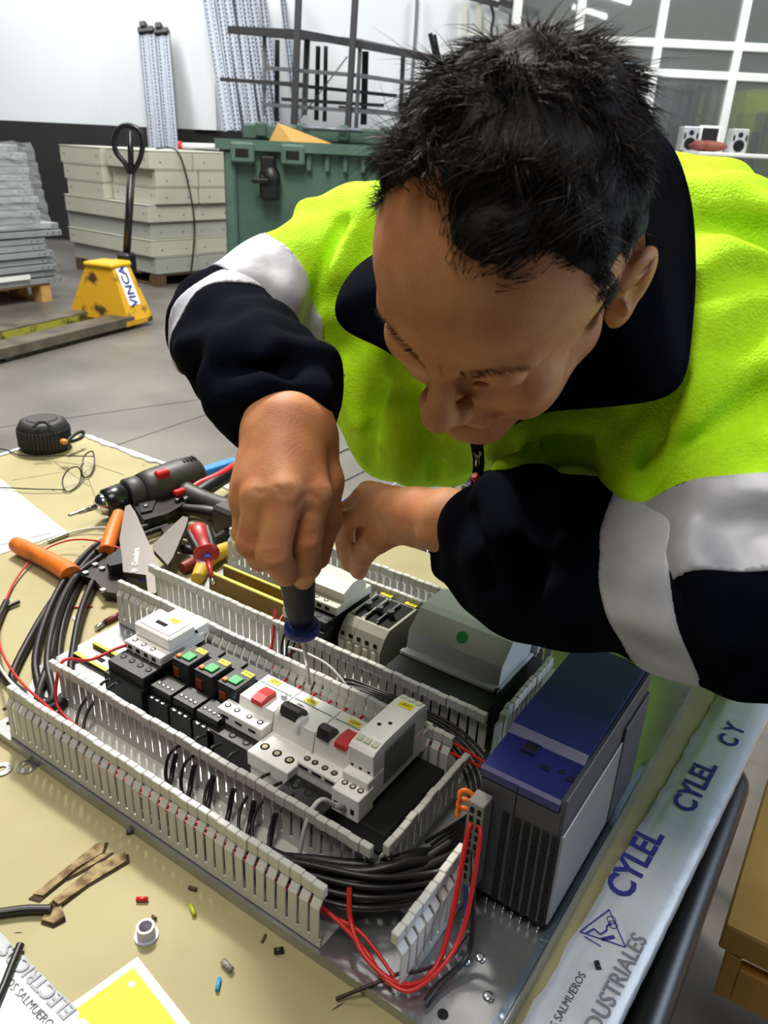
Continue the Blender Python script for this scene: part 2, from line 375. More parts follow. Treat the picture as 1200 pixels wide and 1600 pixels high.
for (a, b, v0, v1, m) in (((345, 124), (480, 133), 9.4, 9.2, M_rack), ((415, 106), (560, 118), 9.4, 9.1, M_rackl), ((560, 118), (668, 134), 9.1, 10.0, M_rackl), ((430, 130), (620, 150), 10.2, 10.4, M_rack),
                          ((413, 163), (560, 174), 9.4, 9.1, M_rackl), ((560, 174), (640, 180), 9.1, 10.0, M_rackl), ((440, 155), (600, 165), 10.2, 10.3, M_rack), ((530, 168), (625, 178), 9.6, 9.9, M_rack)):
    mb = MB(); bars(mb, onv(*a, v0), onv(*b, v1), .05, .035); part(mb, 'rail', m, sh)
mb = MB(); bars(mb, onv(543, 88, 9.2), onv(470, 184, 9.2), .03, .01); part(mb, 'brace', M_rack, sh)
for (x0, y0, x1, y1, wd) in ((672, 52, 686, 116, .05), (679, 54, 692, 118, .035)):
    mb = MB(); bars(mb, onv(x1, y1, 10.6), onv(x0, y0, 10.5), wd, .03)
    tag(mb.build('steel_angle', M_black), ('left, wider' if x0 == 672 else 'right, narrower') + ' of two dark steel angles leaning on the wall above the man\'s hair', 'angle bar', 'dark angles behind the head')
def upright(x0, y0, x1, y1, v0, v1, wd, label, group, hooks=False):
    t = thing('rack_upright', label, 'rack upright', onv(x1, y1, v1), 0, group)
    mb = MB(); a = onv(x1, y1, v1); b = onv(x0, y0, v0); F = frame(a, b - a, tuple(-FW)); L = (b - a).length
    mb.box(0, L, -wd / 2, wd / 2, -.03, .0, 0, F); mb.box(0, L, -wd / 2, -wd / 2 + .01, 0, .02, 0, F); mb.box(0, L, wd / 2 - .01, wd / 2, 0, .02, 0, F); mb.box(0, L, -.012, .012, 0, .01, 0, F)
    part(mb, 'channel', M_galv, t)
    hb = MB(); n = 34
    for i in range(n):
        s = L * (i + .5) / n
        for yy in (-wd * .27, wd * .27): hb.box(s - .012, s + .012, yy - .007, yy + .007, .0003, .002, 0, F)
    part(hb, 'slot_holes', M_hole, t, 'stuff')
    if hooks:
        hk = MB(); hk.box(L - .02, L + .05, -wd / 2, wd / 2, -.06, .05, .01, F); hk.box(L + .03, L + .1, -.02, .06, -.04, .08, .01, F); part(hk, 'foot_plate', M_rack, t)
    return t
upright(229, 50, 246, 236, 11.4, 10.9, .20, 'left one of two galvanised rack uprights leaning on the white wall, dark foot up', None, True)
upright(253, 52, 268, 236, 11.4, 10.9, .18, 'right one of two galvanised rack uprights leaning on the white wall, dark foot up', None, True)
for i, (x0, x1, wd) in enumerate(((322, 357, .13), (341, 372, .09), (352, 386, .11), (368, 398, .11), (380, 412, .09), (392, 424, .10), (440, 466, .07), (408, 436, .09))):
    upright(x0, -22, x1, 204, 11.3 - .05 * (i % 3), 10.4 - .06 * (i % 2), wd, ORD[i] + ' galvanised rack upright from the left in the bundle leaning behind the shelving', 'bundle of galvanised uprights')
# ---- green waste container
bin_ = thing('waste_container', 'large dark green wheeled waste container with moulded rim', 'waste container', hall(-.8, 7.6))
M_green = mat('dark green bin plastic', (74, 100, 86), .5, var=.15, vs=4, rvar=.1)
BU0, BU1, BV0, BV1 = -1.52, -.06, 7.3, 8.3
def ringbox(z0, z1, i0, i1, t=0.03):
    mb = MB(); n = 4
    def c(i, z, k): return [hall(BU0 + i + k, BV0 + i + k, z), hall(BU1 - i - k, BV0 + i + k, z), hall(BU1 - i - k, BV1 - i - k, z), hall(BU0 + i + k, BV1 - i - k, z)]
    vs = c(i0, z0, 0) + c(i1, z1, 0) + c(i1, z1, t) + c(i0, z0, t); fs = []
    for k in range(4):
        for a in range(4): fs.append((k * 4 + a, k * 4 + (a + 1) % 4, ((k + 1) % 4) * 4 + (a + 1) % 4, ((k + 1) % 4) * 4 + a))
    mb.add(vs, fs); return mb
b_ = ringbox(.28, 1.30, .14, .04); hbox(b_, BU0 + .14, BU1 - .14, BV0 + .14, BV1 - .14, .26, .30)
hbox(b_, BU0 + .03, BU0 + .13, BV0 - .0, BV0 + .06, .42, 1.3, .02)
body = part(b_, 'body', M_green, bin_)
r_ = ringbox(1.30, 1.38, -.03, -.03, .09); hbox(r_, BU0 + .5, BU1, BV0 - .045, BV0 - .03, 1.30, 1.345); part(r_, 'rim', M_green, bin_)
for u in (BU0 + .20, BU0 + .62):
    h_ = MB(); hbox(h_, u - .10, u + .10, BV0 - .06, BV0 - .02, 1.20, 1.36, .015); o = part(h_, 'lifting_lug', M_green, bin_)
    h_ = MB(); hbox(h_, u - .055, u + .055, BV0 - .064, BV0 - .058, 1.245, 1.31, .0); part(h_, 'lug_hole', M_hole, bin_)
h_ = MB(); h_.sphere((0, 0, 0), (.10, .08, .11), 16, 10, Matrix.Translation(hall(BU0 + .42, BV0, 1.09)))
hbox(h_, BU0 + .34, BU0 + .5, BV0 - .07, BV0 + .04, .92, 1.12, .02); hbox(h_, BU0 + .35, BU0 + .47, BV0 - .05, BV0 + .02, 1.1, 1.26, .01); hbox(h_, BU0 + .28, BU0 + .42, BV0 - .1, BV0 - .04, 1.05, 1.09, .01); part(h_, 'lock', M_black, bin_)
h_ = MB(); hbox(h_, BU0 + .02, BU1, BV1 - .02, BV1 + .08, 1.38, 1.52, .02)
for u in np.linspace(BU0 + .2, BU1 - .1, 4): hbox(h_, u - .05, u + .05, BV1 - .1, BV1, 1.40, 1.54, .02)
part(h_, 'lid_hinge', M_green, bin_)
h_ = MB(); h_.cyl(hall(BU0 + .6, BV1 - .15, 1.5), hall(BU1 - .3, BV1 - .15, 1.5), .02); part(h_, 'lid_bar', M_galv, bin_)
for u in np.linspace(BU0 + .75, BU1 - .1, 5):
    h_ = MB(); hbox(h_, u - .02, u + .02, BV0 + .0, BV0 + .05, 1.16, 1.30, .008); part(h_, 'rib', M_green, bin_)
for (u, v) in ((BU0 + .2, BV0 + .2), (BU1 - .2, BV0 + .2), (BU0 + .2, BV1 - .2), (BU1 - .2, BV1 - .2)):
    h_ = MB(); h_.cyl(hall(u - .03, v, .1), hall(u + .03, v, .1), .1, n=18); hbox(h_, u - .05, u + .05, v - .05, v + .05, .12, .28, .01); part(h_, 'wheel', M_black, bin_)
cf = MB(); cf.add([hall(BU0 + .36, BV0 + .25, 1.34), hall(BU0 + .62, BV0 + .15, 1.34), hall(BU0 + .46, BV0 + .25, 1.52), hall(BU0 + .37, BV0 + .27, 1.34)], [(0, 1, 2), (1, 2, 3), (0, 2, 3), (0, 1, 3)])
cf.add([hall(BU0 + .46, BV0 + .25, 1.52), hall(BU0 + .62, BV0 + .15, 1.34), hall(BU0 + .95, BV0 + .3, 1.37), hall(BU0 + .62, BV0 + .16, 1.33)], [(0, 1, 2), (1, 3, 2), (0, 3, 2), (0, 1, 3)])
tag(cf.build('cardboard_flap', mat('corrugated cardboard', (196, 152, 84), .8, var=.06, vs=10)), 'folded brown cardboard sticking up out of the green container', 'cardboard')

# ---- pallet with long pale grey boxes
BC = hall(-2.36, 8.15); ax = (RT * .63 + FW * .78); ay = (RT * -.78 + FW * .63); ax /= np.linalg.norm(ax); ay /= np.linalg.norm(ay)
BF = Matrix(((ax[0], ay[0], 0, BC[0]), (ax[1], ay[1], 0, BC[1]), (0, 0, 1, FLOOR), (0, 0, 0, 1)))   # x along the right face, y along the left face
M_pal = mat('dark pallet wood', (92, 70, 48), .8, var=.2, vs=12)
M_pal2 = mat('fresh pallet wood', (200, 160, 92), .75, var=.15, vs=12)
def pallet(name, label, F, lx, ly, m, cat='pallet', h=.12, boards=6, group=None):
    t = thingM(name, label, cat, F, group)
    for x in np.linspace(.05, lx - .05, 3):
        for y in np.linspace(.07, ly - .07, 3):
            mb = MB(); mb.box(x - .05, x + .05, y - .07, y + .07, .02, h - .02); o = mb.build('block', m, t)
    for x in np.linspace(.05, lx - .05, 3):
        mb = MB(); mb.box(x - .05, x + .05, 0, ly, 0, .02); mb.build('bottom_board', m, t)
    for y in np.linspace(.06, ly - .06, boards):
        mb = MB(); mb.box(0, lx, y - .05, y + .05, h - .02, h); mb.build('top_board', m, t)
    return t
pallet('pallet', 'dark wooden pallet under the pale grey box stack', BF, 1.05, 1.5, M_pal)
M_box = mat('pale grey painted steel', (196, 196, 180), .45, var=.03, vs=2)
M_box2 = mat('light grey painted steel', (170, 172, 164), .45, var=.03, vs=2)
lay = [(.12, .165, 0.0, 0.0, 1, M_box2), (.285, .16, -.03, .02, 1, M_box), (.445, .16, .0, .06, 1, M_box2), (.605, .165, -.03, .03, 1, M_box), (.77, .16, .05, .0, 0, M_box), (.93, .155, .06, .0, 0, M_box), (1.085, .165, .0, .0, 0, M_box)]
nb = 0
def enclosure(x0, x1, y0, y1, z0, z1, m, label):
    t = thingM('steel_enclosure', label, 'steel box', BF, 'pale grey steel boxes stacked on the dark pallet')
    mb = MB(); mb.box(x0, x1, y0, y1, z0, z1 - .012, .006); mb.build('shell', m, t)
    mb = MB(); mb.box(x0 - .004, x1 + .004, y0 - .004, y1 + .004, z1 - .010, z1 - .002, .002); mb.build('flange', m, t)
    for yy in (y0 + .08, y1 - .08): mb = MB(); mb.cyl((x0 - .001, yy, (z0 + z1) / 2), (x0 - .003, yy, (z0 + z1) / 2), .009, n=8); mb.build('screw', M_rackl, t)
    for xx in (x0 + .12, x1 - .12): mb = MB(); mb.cyl((xx, y0 - .001, (z0 + z1) / 2 - .02), (xx, y0 - .003, (z0 + z1) / 2 - .02), .009, n=8); mb.build('screw', M_rackl, t)
    return t
for i, (z, hgt, ox, oy, full, m) in enumerate(lay):
    w_ = 'lowest layer second layer third layer fourth layer fifth layer sixth layer top layer'.split(' layer')[i].strip()
    if full:
        enclosure(ox, .50, oy, 1.5 + oy, z, z + hgt, m, f'long pale grey steel box facing the camera, {w_} of the stack')
        enclosure(.51, 1.04, oy + .02, 1.5, z, z + hgt, m, f'long pale grey steel box in the rear row, {w_} of the stack')
    else:
        enclosure(ox, .50 + ox, oy, .72 + oy, z, z + hgt, m, f'pale grey steel box at the near corner, {w_} of the stack')
        enclosure(.0 - .02, .5, .73 + oy + .05, 1.5 + .04 * i - .2, z, z + hgt, m, f'pale grey steel box at the far left end, {w_} of the stack')
        enclosure(.52 + ox, 1.1, oy, .75, z, z + hgt, m, f'pale grey steel box beside the green container, {w_} of the stack')
        enclosure(.52 + ox, 1.1, .76, 1.4, z, z + hgt, m, f'pale grey steel box at the far back corner, {w_} of the stack')
st = MB(); st.tube([BF @ Vector(p) for p in ((.30, .3, 1.262), (.32, -.004, 1.25), (.42, -.02, .95), (.46, -.03, .6), (.43, -.02, .3), (.40, -.01, .13))], .008, 6)
tag(st.build('strap', M_black), 'loose black strap hanging over the pale grey boxes', 'strap')
rp = MB(); rp.cyl(onv(283, 228, 9.6), onv(340, 230, 9.4), .035, n=12); rp2 = MB(); rp2.cyl(onv(279, 228, 9.6), onv(285, 228, 9.6), .05, n=12)
rl = thing('plastic_roll', 'white roll with a red end cap lying on the far boxes', 'roll', onv(283, 228, 9.6)); part(rp, 'roll', M_wframe, rl); part(rp2, 'end_cap', M_red, rl)

# ---- pallet of wrapped galvanised profiles at the left edge
c0 = atz((82, 470), 0); dx = Vector(tuple(RT)) * -1; dx = (atz((0, 482), 0) - c0).normalized(); dy = Vector((-dx.y, dx.x, 0));
if dy.dot(Vector(tuple(FW))) < 0: dy = -dy
SF = Matrix(((dx.x, dy.x, 0, c0.x), (dx.y, dy.y, 0, c0.y), (0, 0, 1, FLOOR), (0, 0, 0, 1)))
pallet('pallet', 'fresh light wooden pallet under the wrapped steel profiles at the left edge', SF, 1.2, .8, M_pal2, h=.16, boards=5)
M_shr = mat('grey coated steel profile', (158, 164, 166), .4, .35, var=.12, vs=6)
z = .16
r2 = random.Random(3)
for i in range(20):
    hh = .052; ins = -.10 + .016 * i if i < 8 else (.02 + .006 * (i - 8))
    if i in (7, 8): ins = -.16
    if i == 19: ins = .18
    t = thingM('steel_profile', ORD[i] + ' grey perforated steel profile from the bottom of the wrapped stack', 'steel profile', SF, 'wrapped stack of grey steel profiles')
    ins += r2.uniform(-.02, .02)
    mb = MB(); mb.box(ins, 1.5, -.04 + r2.uniform(0, .04), .75, z, z + hh - .006, .003); mb.build('channel', M_shr, t)
    for k in range(3): mb = MB(); mb.cyl((ins + .03 + .06 * k, -.041, z + .024), (ins + .03 + .06 * k, -.044, z + .024), .006, n=6); mb.build('bolt_hole', M_hole, t)
    z += hh + (.002 if i % 3 else .006)
wrp = MB(); n = 26; vs = []; rows = 22
for k in range(rows):
    for i in range(n):
        x = -.05 + 1.4 * i / (n - 1); zz = .62 + .66 * k / (rows - 1)
        x0 = .00 + .10 * (k / rows); vs.append((x0 + x + r2.uniform(-.012, .012), -.052 + r2.uniform(-.008, .008), zz + r2.uniform(-.012, .012)))
wrp.add([SF @ Vector(v) for v in vs], [(k * n + i, k * n + i + 1, (k + 1) * n + i + 1, (k + 1) * n + i) for k in range(rows - 1) for i in range(n - 1)])
wo = wrp.build('stretch_film', mat('clear stretch film', (235, 240, 242), .15, alpha=.13, spec=.9)); so = wo.modifiers.new('thick', 'SOLIDIFY'); so.thickness = .001
tag(wo, 'crumpled clear stretch film around the upper steel profiles', 'film')
sl = MB(); sl.box(.22, .58, -.046, -.045, .215, .255, 0, SF); tag(sl.build('paper_label', M_wframe), 'long white paper label on the lowest steel profile', 'label')

# ---- yellow hand pallet truck
M_yj = mat('worn yellow paint', (206, 158, 30), .5, col2=(70, 52, 26), vs=7, stops=(.34, .46), detail=8, bump=.1, bs=50)
M_fk = mat('worn fork steel', (112, 104, 88), .55, .2, col2=(60, 54, 44), vs=6, stops=(.3, .7), detail=8)
M_fy = mat('yellow green fork side', (150, 148, 50), .55, col2=(50, 46, 26), vs=9, stops=(.35, .5), detail=8)
pj = thing('pallet_truck', 'yellow hand pallet truck with black loop handle on the concrete floor', 'pallet truck', hall(-2.15, 6.3))
A = onz(205, 512, FLOOR + .02); B = onz(-10, 568, FLOOR + .02); fd = (B - A).normalized(); sd = Vector((fd.y, -fd.x, 0))
if sd.dot(Vector(tuple(FW))) < 0: sd = -sd
JF = Matrix(((fd.x, sd.x, 0, A.x), (fd.y, sd.y, 0, A.y), (0, 0, 1, FLOOR), (0, 0, 0, 1)))     # x = towards fork tips, y = away from camera
for y0 in (0.0, .40):
    mb = MB(); mb.box(-.05, 1.35, y0 + .0, y0 + .19, .085, .10, .004, JF); o = part(mb, 'fork', M_fk, pj)
    mb = MB(); mb.box(-.05, 1.33, y0 + .0, y0 + .012, .035, .088, 0, JF); mb.box(-.05, 1.33, y0 + .178, y0 + .19, .035, .088, 0, JF); q = mb.build('fork_side', M_fy if y0 else M_fk); q.parent = o; q.matrix_parent_inverse = Matrix()
    mb = MB(); mb.cyl(JF @ Vector((1.15, y0 + .05, .04)), JF @ Vector((1.15, y0 + .14, .04)), .04, n=16); part(mb, 'load_roller', M_rackl, pj)
FR = [(-.27, 0, .06), (.02, 0, .06), (.02, .59, .06), (-.27, .59, .06), (-.24, .17, .45), (-.04, .17, .45), (-.04, .42, .45), (-.24, .42, .45)]
mb = MB(); mb.add(FR, [(0, 1, 5, 4), (1, 2, 6, 5), (2, 3, 7, 6), (4, 5, 6, 7), (0, 1, 2, 3)], False, JF)
mb.box(-.27, .05, 0, .19, .03, .075, .004, JF); mb.box(-.27, .05, .40, .59, .03, .075, .004, JF)
part(mb, 'body', M_yj, pj)
mb = MB(); mb.box(-.26, -.02, .155, .435, .44, .475, .012, JF); mb.box(-.33, -.2, .22, .37, .43, .47, .012, JF); part(mb, 'top_cap', mat('yellow paint', (224, 176, 24), .45), pj)
e1 = JF @ Vector((-.125, .0, .06)); e2 = JF @ Vector((-.14, .17, .45)); up_ = (e2 - e1).normalized()
side = (JF.to_3x3() @ Vector((1, 0, 0))); side = (side - up_ * side.dot(up_)).normalized()
nn = side.cross(up_)
if nn.dot(Vector(tuple(CAM)) - e1) < 0: nn = -nn
def onplate(a, s, h): return e1 + up_ * a + side * s + nn * h
mb = MB(); q_ = [(.12, -.06), (.12, .07), (.41, .07), (.41, -.06)]
mb.add([onplate(a, s_, .004) for a, s_ in q_] + [onplate(a, s_, .001) for a, s_ in q_], [(0, 1, 2, 3), (7, 6, 5, 4), (0, 4, 5, 1), (1, 5, 6, 2), (2, 6, 7, 3), (3, 7, 4, 0)])
stk = part(mb, 'sticker', M_wframe, pj); stk['label'] = 'white sticker with blue lettering'
yv = nn.cross(up_)
c = onplate(.265, .005, .006); TM = Matrix(((up_.x, yv.x, nn.x, c.x), (up_.y, yv.y, nn.y, c.y), (up_.z, yv.z, nn.z, c.z), (0, 0, 0, 1)))
tx = text('VINCA', .105, TM, M_blue_ink, None, 'lettering', .001, .002); tx.parent = stk; tx.matrix_parent_inverse = Matrix(); tx.matrix_local = TM
# steering wheel, pump and loop handle
mb = MB(); mb.cyl(JF @ Vector((-.37, .23, .1)), JF @ Vector((-.37, .29, .1)), .1, n=22); mb.cyl(JF @ Vector((-.37, .31, .1)), JF @ Vector((-.37, .37, .1)), .1, n=22); part(mb, 'steering_wheel', mat('pale wheel tyre', (170, 168, 160), .5), pj)
mb = MB(); mb.cyl(JF @ Vector((-.37, .30, .1)), JF @ Vector((-.37, .30, .42)), .045, n=14); mb.box(-.43, -.31, .24, .36, .36, .52, .02, JF); mb.cyl(JF @ Vector((-.37, .2, .2)), JF @ Vector((-.37, .4, .2)), .02); part(mb, 'pump', M_black, pj)
hb = onv(216, 440, 6.7); ht = onv(205, 275, 6.75)
pj_base = JF @ Vector((-.37, .30, .48)); J2 = onv(205, 272, uv_of(pj_base)[1] + .02); vv = uv_of(pj_base)[1] + .02
mb = MB(); mb.cyl(pj_base, J2, .03, n=14)
mb.tube([J2 - Vector((0, 0, .02)), onv(196, 256, vv), onv(181, 237, vv), onv(179, 214, vv), onv(190, 198, vv), onv(206, 197, vv), onv(219, 206, vv), onv(223, 226, vv), onv(218, 250, vv), onv(208, 268, vv), J2], .02, 10, 5)
mb.cyl(J2, onv(203, 205, vv), .022, n=10); part(mb, 'handle', mat('black gloss paint', (24, 22, 24), .3), pj)

# ---- white table with speakers at the far right
wt = thing('desk', 'white topped desk in front of the glazed partition', 'desk', hall(3.6, 9.3))
zt_ = uv_of(onv(1150, 240, 9.3))[2]
mb = MB(); hbox(mb, 3.0, 5.2, 8.9, 9.9, zt_ - .04, zt_, .008); part(mb, 'top', M_wframe, wt)
for (u, v) in ((3.1, 9.0), (5.1, 9.0), (3.1, 9.8), (5.1, 9.8)):
    mb = MB(); hbox(mb, u - .03, u + .03, v - .03, v + .03, 0, zt_ - .04); part(mb, 'leg', M_rackl, wt)
def speaker(px, lab):
    P = onv(px, 233, 9.4); u, v, z_ = uv_of(P); t = thing('loudspeaker', lab, 'speaker', hall(u, v, zt_))
    mb = MB(); hbox(mb, u - .09, u + .09, v, v + .16, zt_ + .002, zt_ + .24, .01); part(mb, 'cabinet', mat('silver plastic', (190, 192, 194), .35, .3), t)
    mb = MB(); mb.ring(hall(u, v + .001, zt_ + .075), tuple(-FW), .01, .06, .004, 22); mb.cyl(hall(u, v, zt_ + .075), hall(u, v - .003, zt_ + .075), .045, n=20); part(mb, 'woofer', M_black, t)
    mb = MB(); mb.cyl(hall(u, v, zt_ + .18), hall(u, v - .005, zt_ + .18), .026, n=16); part(mb, 'tweeter', M_black, t)
    for s in (-.065, .065):
        mb = MB(); mb.sphere((0, 0, 0), (.014, .008, .035), 10, 6, Matrix.Translation(hall(u + s, v, zt_ + .15))); part(mb, 'side_port', M_black, t)
speaker(1076, 'silver loudspeaker nearer the man\'s shoulder on the white desk'); speaker(1153, 'silver loudspeaker nearer the right edge on the white desk')
P = onv(1105, 232, 9.55); u, v, _ = uv_of(P)
t = thing('small_monitor', 'small light framed screen between the two loudspeakers', 'monitor', hall(u, v, zt_))
mb = MB(); hbox(mb, u - .12, u + .12, v, v + .05, zt_ + .03, zt_ + .26, .01); hbox(mb, u - .05, u + .05, v, v + .1, zt_, zt_ + .04, .005); part(mb, 'casing', M_wframe, t)
mb = MB(); hbox(mb, u - .085, u + .085, v - .004, v, zt_ + .06, zt_ + .235); part(mb, 'screen', M_black, t)
P = onv(1105, 232, 9.2); u, v, _ = uv_of(P)
mb = MB(); mb.sphere((0, 0, 0), (.20, .08, .055), 16, 8, Matrix.Translation(hall(u, v, zt_ + .055))); mb.sphere((0, 0, 0), (.08, .06, .05), 12, 8, Matrix.Translation(hall(u - .1, v - .03, zt_ + .06)))
tag(mb.build('leather_pouch', mat('red brown leather', (128, 66, 52), .6, var=.2, vs=40)), 'red brown leather pouch lying before the small screen', 'pouch')
mb = MB(); hbox(mb, 4.25, 5.0, 8.95, 9.5, zt_ + .002, zt_ + .30, .02); tag(mb.build('white_carton', M_wframe), 'plain white carton at the right edge behind the man\'s back', 'carton')
mb = MB(); hbox(mb, 3.92, 4.05, 7.9, 8.4, .0, zt_ + .35, .004); tag(mb.build('wooden_post', mat('raw plywood', (190, 150, 92), .7, var=.1, vs=8)), 'raw wooden post cut by the right edge', 'post')
# ---- things on the floor beyond the bench
cr = MB(); 
t = thing('wire_basket', 'chrome wire basket trolley beyond the bench between the man\'s arms', 'wire basket', (-0.05, 1.35, FLOOR))
for k in range(9): cr.cyl((-.55 + .12 * k, 1.1, -.40), (-.55 + .12 * k, 1.9, -.40), .003, n=6)
for k in range(8): cr.cyl((-.6, 1.1 + .11 * k, -.40), (.5, 1.1 + .11 * k, -.40), .003, n=6)
part(cr, 'shelf_grid', M_chrome, t, 'stuff')
cr = MB()
for z_ in (-.40, -.30, -.2):
    cr.tube([(-.6, 1.1, z_), (.5, 1.1, z_), (.5, 1.9, z_), (-.6, 1.9, z_)], .005, 6, 1, True)
for x in np.linspace(-.6, .5, 12): cr.cyl((x, 1.1, -.4), (x, 1.1, -.2), .003, n=6)
part(cr, 'rim_wire', M_chrome, t)
for (x, y) in ((-.6, 1.1), (.5, 1.1), (.5, 1.9), (-.6, 1.9)):
    cr = MB(); cr.cyl((x, y, FLOOR), (x, y, -.2), .012, n=10); part(cr, 'post', M_chrome, t)
b_ = MB(); b_.box(-.3, .2, 1.3, 1.7, -.392, -.33, .01); tag(b_.build('grey_tray', mat('grey tray', (120, 118, 112), .6)), 'flat grey tray lying in the wire basket', 'tray')
for i, (x, y, z0, z1, m, lab) in enumerate(((-.55, 2.5, FLOOR, -.1, (86, 72, 60), 'dark brown carton standing on the floor behind the right forearm'), (-.12, 2.6, FLOOR, -.02, (176, 104, 60), 'orange brown carton standing beside the dark brown one'))):
    b_ = MB(); b_.box(x - .2, x + .2, y, y + .4, z0, z1, .006); t = thing('carton', lab, 'carton', (x, y, FLOOR)); part(b_, 'box', mat('carton %d' % i, m, .8, var=.1, vs=8), t)
    b_ = MB(); b_.box(x - .2, x + .2, y - .002, y, z1 - .12, z1 - .08); part(b_, 'tape', mat('packing tape', (150, 120, 84), .3), t)
# wooden crate / pallet on the floor at the right edge
CF = Matrix.Translation(onz(1150, 1330, FLOOR + .35) - Vector((0, 0, .35)))
A = onz(1132, 1445, FLOOR + .45); B = onz(1215, 1165, FLOOR + .45); dd = (B - A).normalized(); ss = Vector((dd.y, -dd.x, 0))
CFm = Matrix(((dd.x, ss.x, 0, A.x), (dd.y, ss.y, 0, A.y), (0, 0, 1, FLOOR), (0, 0, 0, 1)))
t = thingM('wooden_crate', 'yellowish wooden crate standing on the floor at the right edge', 'crate', CFm)
Mw = mat('yellow pine', (222, 176, 92), .65, col2=(190, 142, 66), vs=5, detail=7)
for (x0, x1, y0, y1, z0, z1) in ((0, 1.0, 0, .10, .405, .45), (0, .10, 0.1, .6, .385, .43), (.35, .45, .1, .6, .385, .43), (.7, .8, .1, .6, .385, .43)):
    mb = MB(); mb.box(x0, x1, y0, y1, z0, z1, .003); mb.build('top_board', Mw, t)
for (x0, y0) in ((.35, .35), (.35, .5), (.9, .35), (.9, .5)):
    mb = MB(); mb.box(x0, x0 + .08, y0, y0 + .08, 0, .385, .003); mb.build('block', Mw, t)
mb = MB(); mb.box(.0, .98, .012, .032, .32, .404, .002); mb.build('side_board', Mw, t)
mb = MB(); mb.box(.002, .022, .033, .6, .32, .384, .002); mb.build('side_board', Mw, t)
# ================================================================ the bench
TB = -0.012
M_board = mat('yellowed cardboard', (164, 155, 112), .66, col2=(147, 137, 96), vs=5, detail=6, bump=.12, bs=120)
M_scuff = mat('dark scuffs', (70, 52, 36), .8)
M_tape = mat('printed white tape', (196, 200, 206), .28, var=.06, vs=30, bump=.35, bs=60, bdist=.002)
bench = thing('workbench', 'workbench topped with yellowed cardboard edged with white printed tape', 'workbench', (-.08, .12, FLOOR))
bx0, bx1, by0, by1 = -.85, .672, -.62, .715
mb = MB(); mb.box(bx0, bx1, by0, by1, TB - .004, TB, .001); part(mb, 'cardboard_cover', M_board, bench)
mb = MB(); mb.box(bx0 + .005, bx1 - .005, by0 + .005, by1 - .005, TB - .024, TB - .005, .002); part(mb, 'bench_top', mat('dark bench board', (58, 54, 50), .7), bench)
for x in (bx0 + .05, bx1 - .09):
    for y in (by0 + .05, by1 - .09):
        mb = MB(); mb.box(x, x + .04, y, y + .04, FLOOR, TB - .024, .002); part(mb, 'leg', M_dark, bench)
def strip(name, label, p0, p1, w, fall=0.0, side=1, wob=.001, seed=1, n=46, raise_=.0012):
    """a strip of tape from p0 to p1, width w, folding down over the edge by fall"""
    r = random.Random(seed); p0 = Vector(p0); p1 = Vector(p1); d = (p1 - p0); L = d.length; d.normalize(); s = Vector((d.y, -d.x, 0)) * side
    vs = []; prof = [(0, 0), (w * .33, .0006), (w * .66, .0012), (w, .0)] + ([(w + .001, -.006), (w + .0015, -fall)] if fall else [])
    m = len(prof)
    for i in range(n + 1):
        q = p0 + d * (L * i / n); e = r.uniform(-wob, wob)
        for k, (a, h) in enumerate(prof):
            a2 = a + (e if k == 0 else 0) + (r.uniform(-wob, wob) * .4 if k < 4 else 0)
            vs.append(q + s * a2 + Vector((0, 0, raise_ + h + r.uniform(0, .0009) + (r.uniform(-.006, .0) if k == m - 1 and fall else 0))))
    mb = MB(); mb.add(vs, [(i * m + k, (i + 1) * m + k, (i + 1) * m + k + 1, i * m + k + 1) for i in range(n) for k in range(m - 1)], True)
    o = mb.build(name, M_tape); md = o.modifiers.new('thick', 'SOLIDIFY'); md.thickness = .0004; return tag(o, label, 'tape')
tR = strip('printed_tape', 'crinkled white tape with blue lettering along the right bench edge', (.592, -.60, TB), (.6425, .665, TB), .062, .016, 1, .0015, 1, 90)
tF = strip('printed_tape', 'torn white tape along the far bench edge behind the tools', (-.835, .70, TB), (-.30, .69, TB), .018, .02, -1, .005, 2)
tL = strip('printed_tape', 'white tape along the left end of the bench behind the tape measure', (-.832, .46, TB), (-.845, .70, TB), .014, .02, -1, .003, 3)
NA, NB = onz(-60, 1398, TB), onz(152, 1612, TB)
tN = strip('printed_tape', 'white tape with grey lettering at the near left corner of the bench', NA, NB, .075, .0, 1, .0008, 4, 30)
tF['kind'] = 'thing'
# lettering on the right tape: words read away from the camera
rd = (Vector((.6425, .665, 0)) - Vector((.592, -.60, 0))).normalized(); rs = Vector((rd.y, -rd.x, 0))
def onR(s, a, h=.0032): return Vector((.612, -.10, TB + h)) + rd * s + rs * a
def tmR(s, a, h=.0034, rot=0):
    c = onR(s, a, h); M = Matrix(((rd.x, -rs.x, 0, c.x), (rd.y, -rs.y, 0, c.y), (0, 0, 1, c.z), (0, 0, 0, 1))); return M @ RZ(rot)
def stick_text(body, size, M, m, par, bold=0): o = text(body, size, M, m, None, 'lettering', .0001, bold); o.parent = par; o.matrix_parent_inverse = Matrix(); o.matrix_local = M; return o
P = onz(985, 1380, TB)
def sR(px, py): q = onz(px, py, TB + .003) - Vector((.612, -.10, 0)); return q.dot(rd), q.dot(rs)
s0, a0 = sR(978, 1375)
stick_text('CYLEL', .036, tmR(s0 + .028, a0 + .0), M_blue_ink, tR, .0009)
s1, a1 = sR(1082, 1225); stick_text('CYLEL', .034, tmR(s1, a1 + .004), M_blue_ink, tR, .0008)
s1, a1 = sR(1132, 1160); stick_text('C Y', .03, tmR(s1 + .02, a1 + .004), M_blue_ink, tR, .0008)
s1, a1 = sR(955, 1545); stick_text('INDUSTRIALES', .020, tmR(s1, a1 + .002), mat('grey print', (120, 122, 132), .6), tR, .0003)
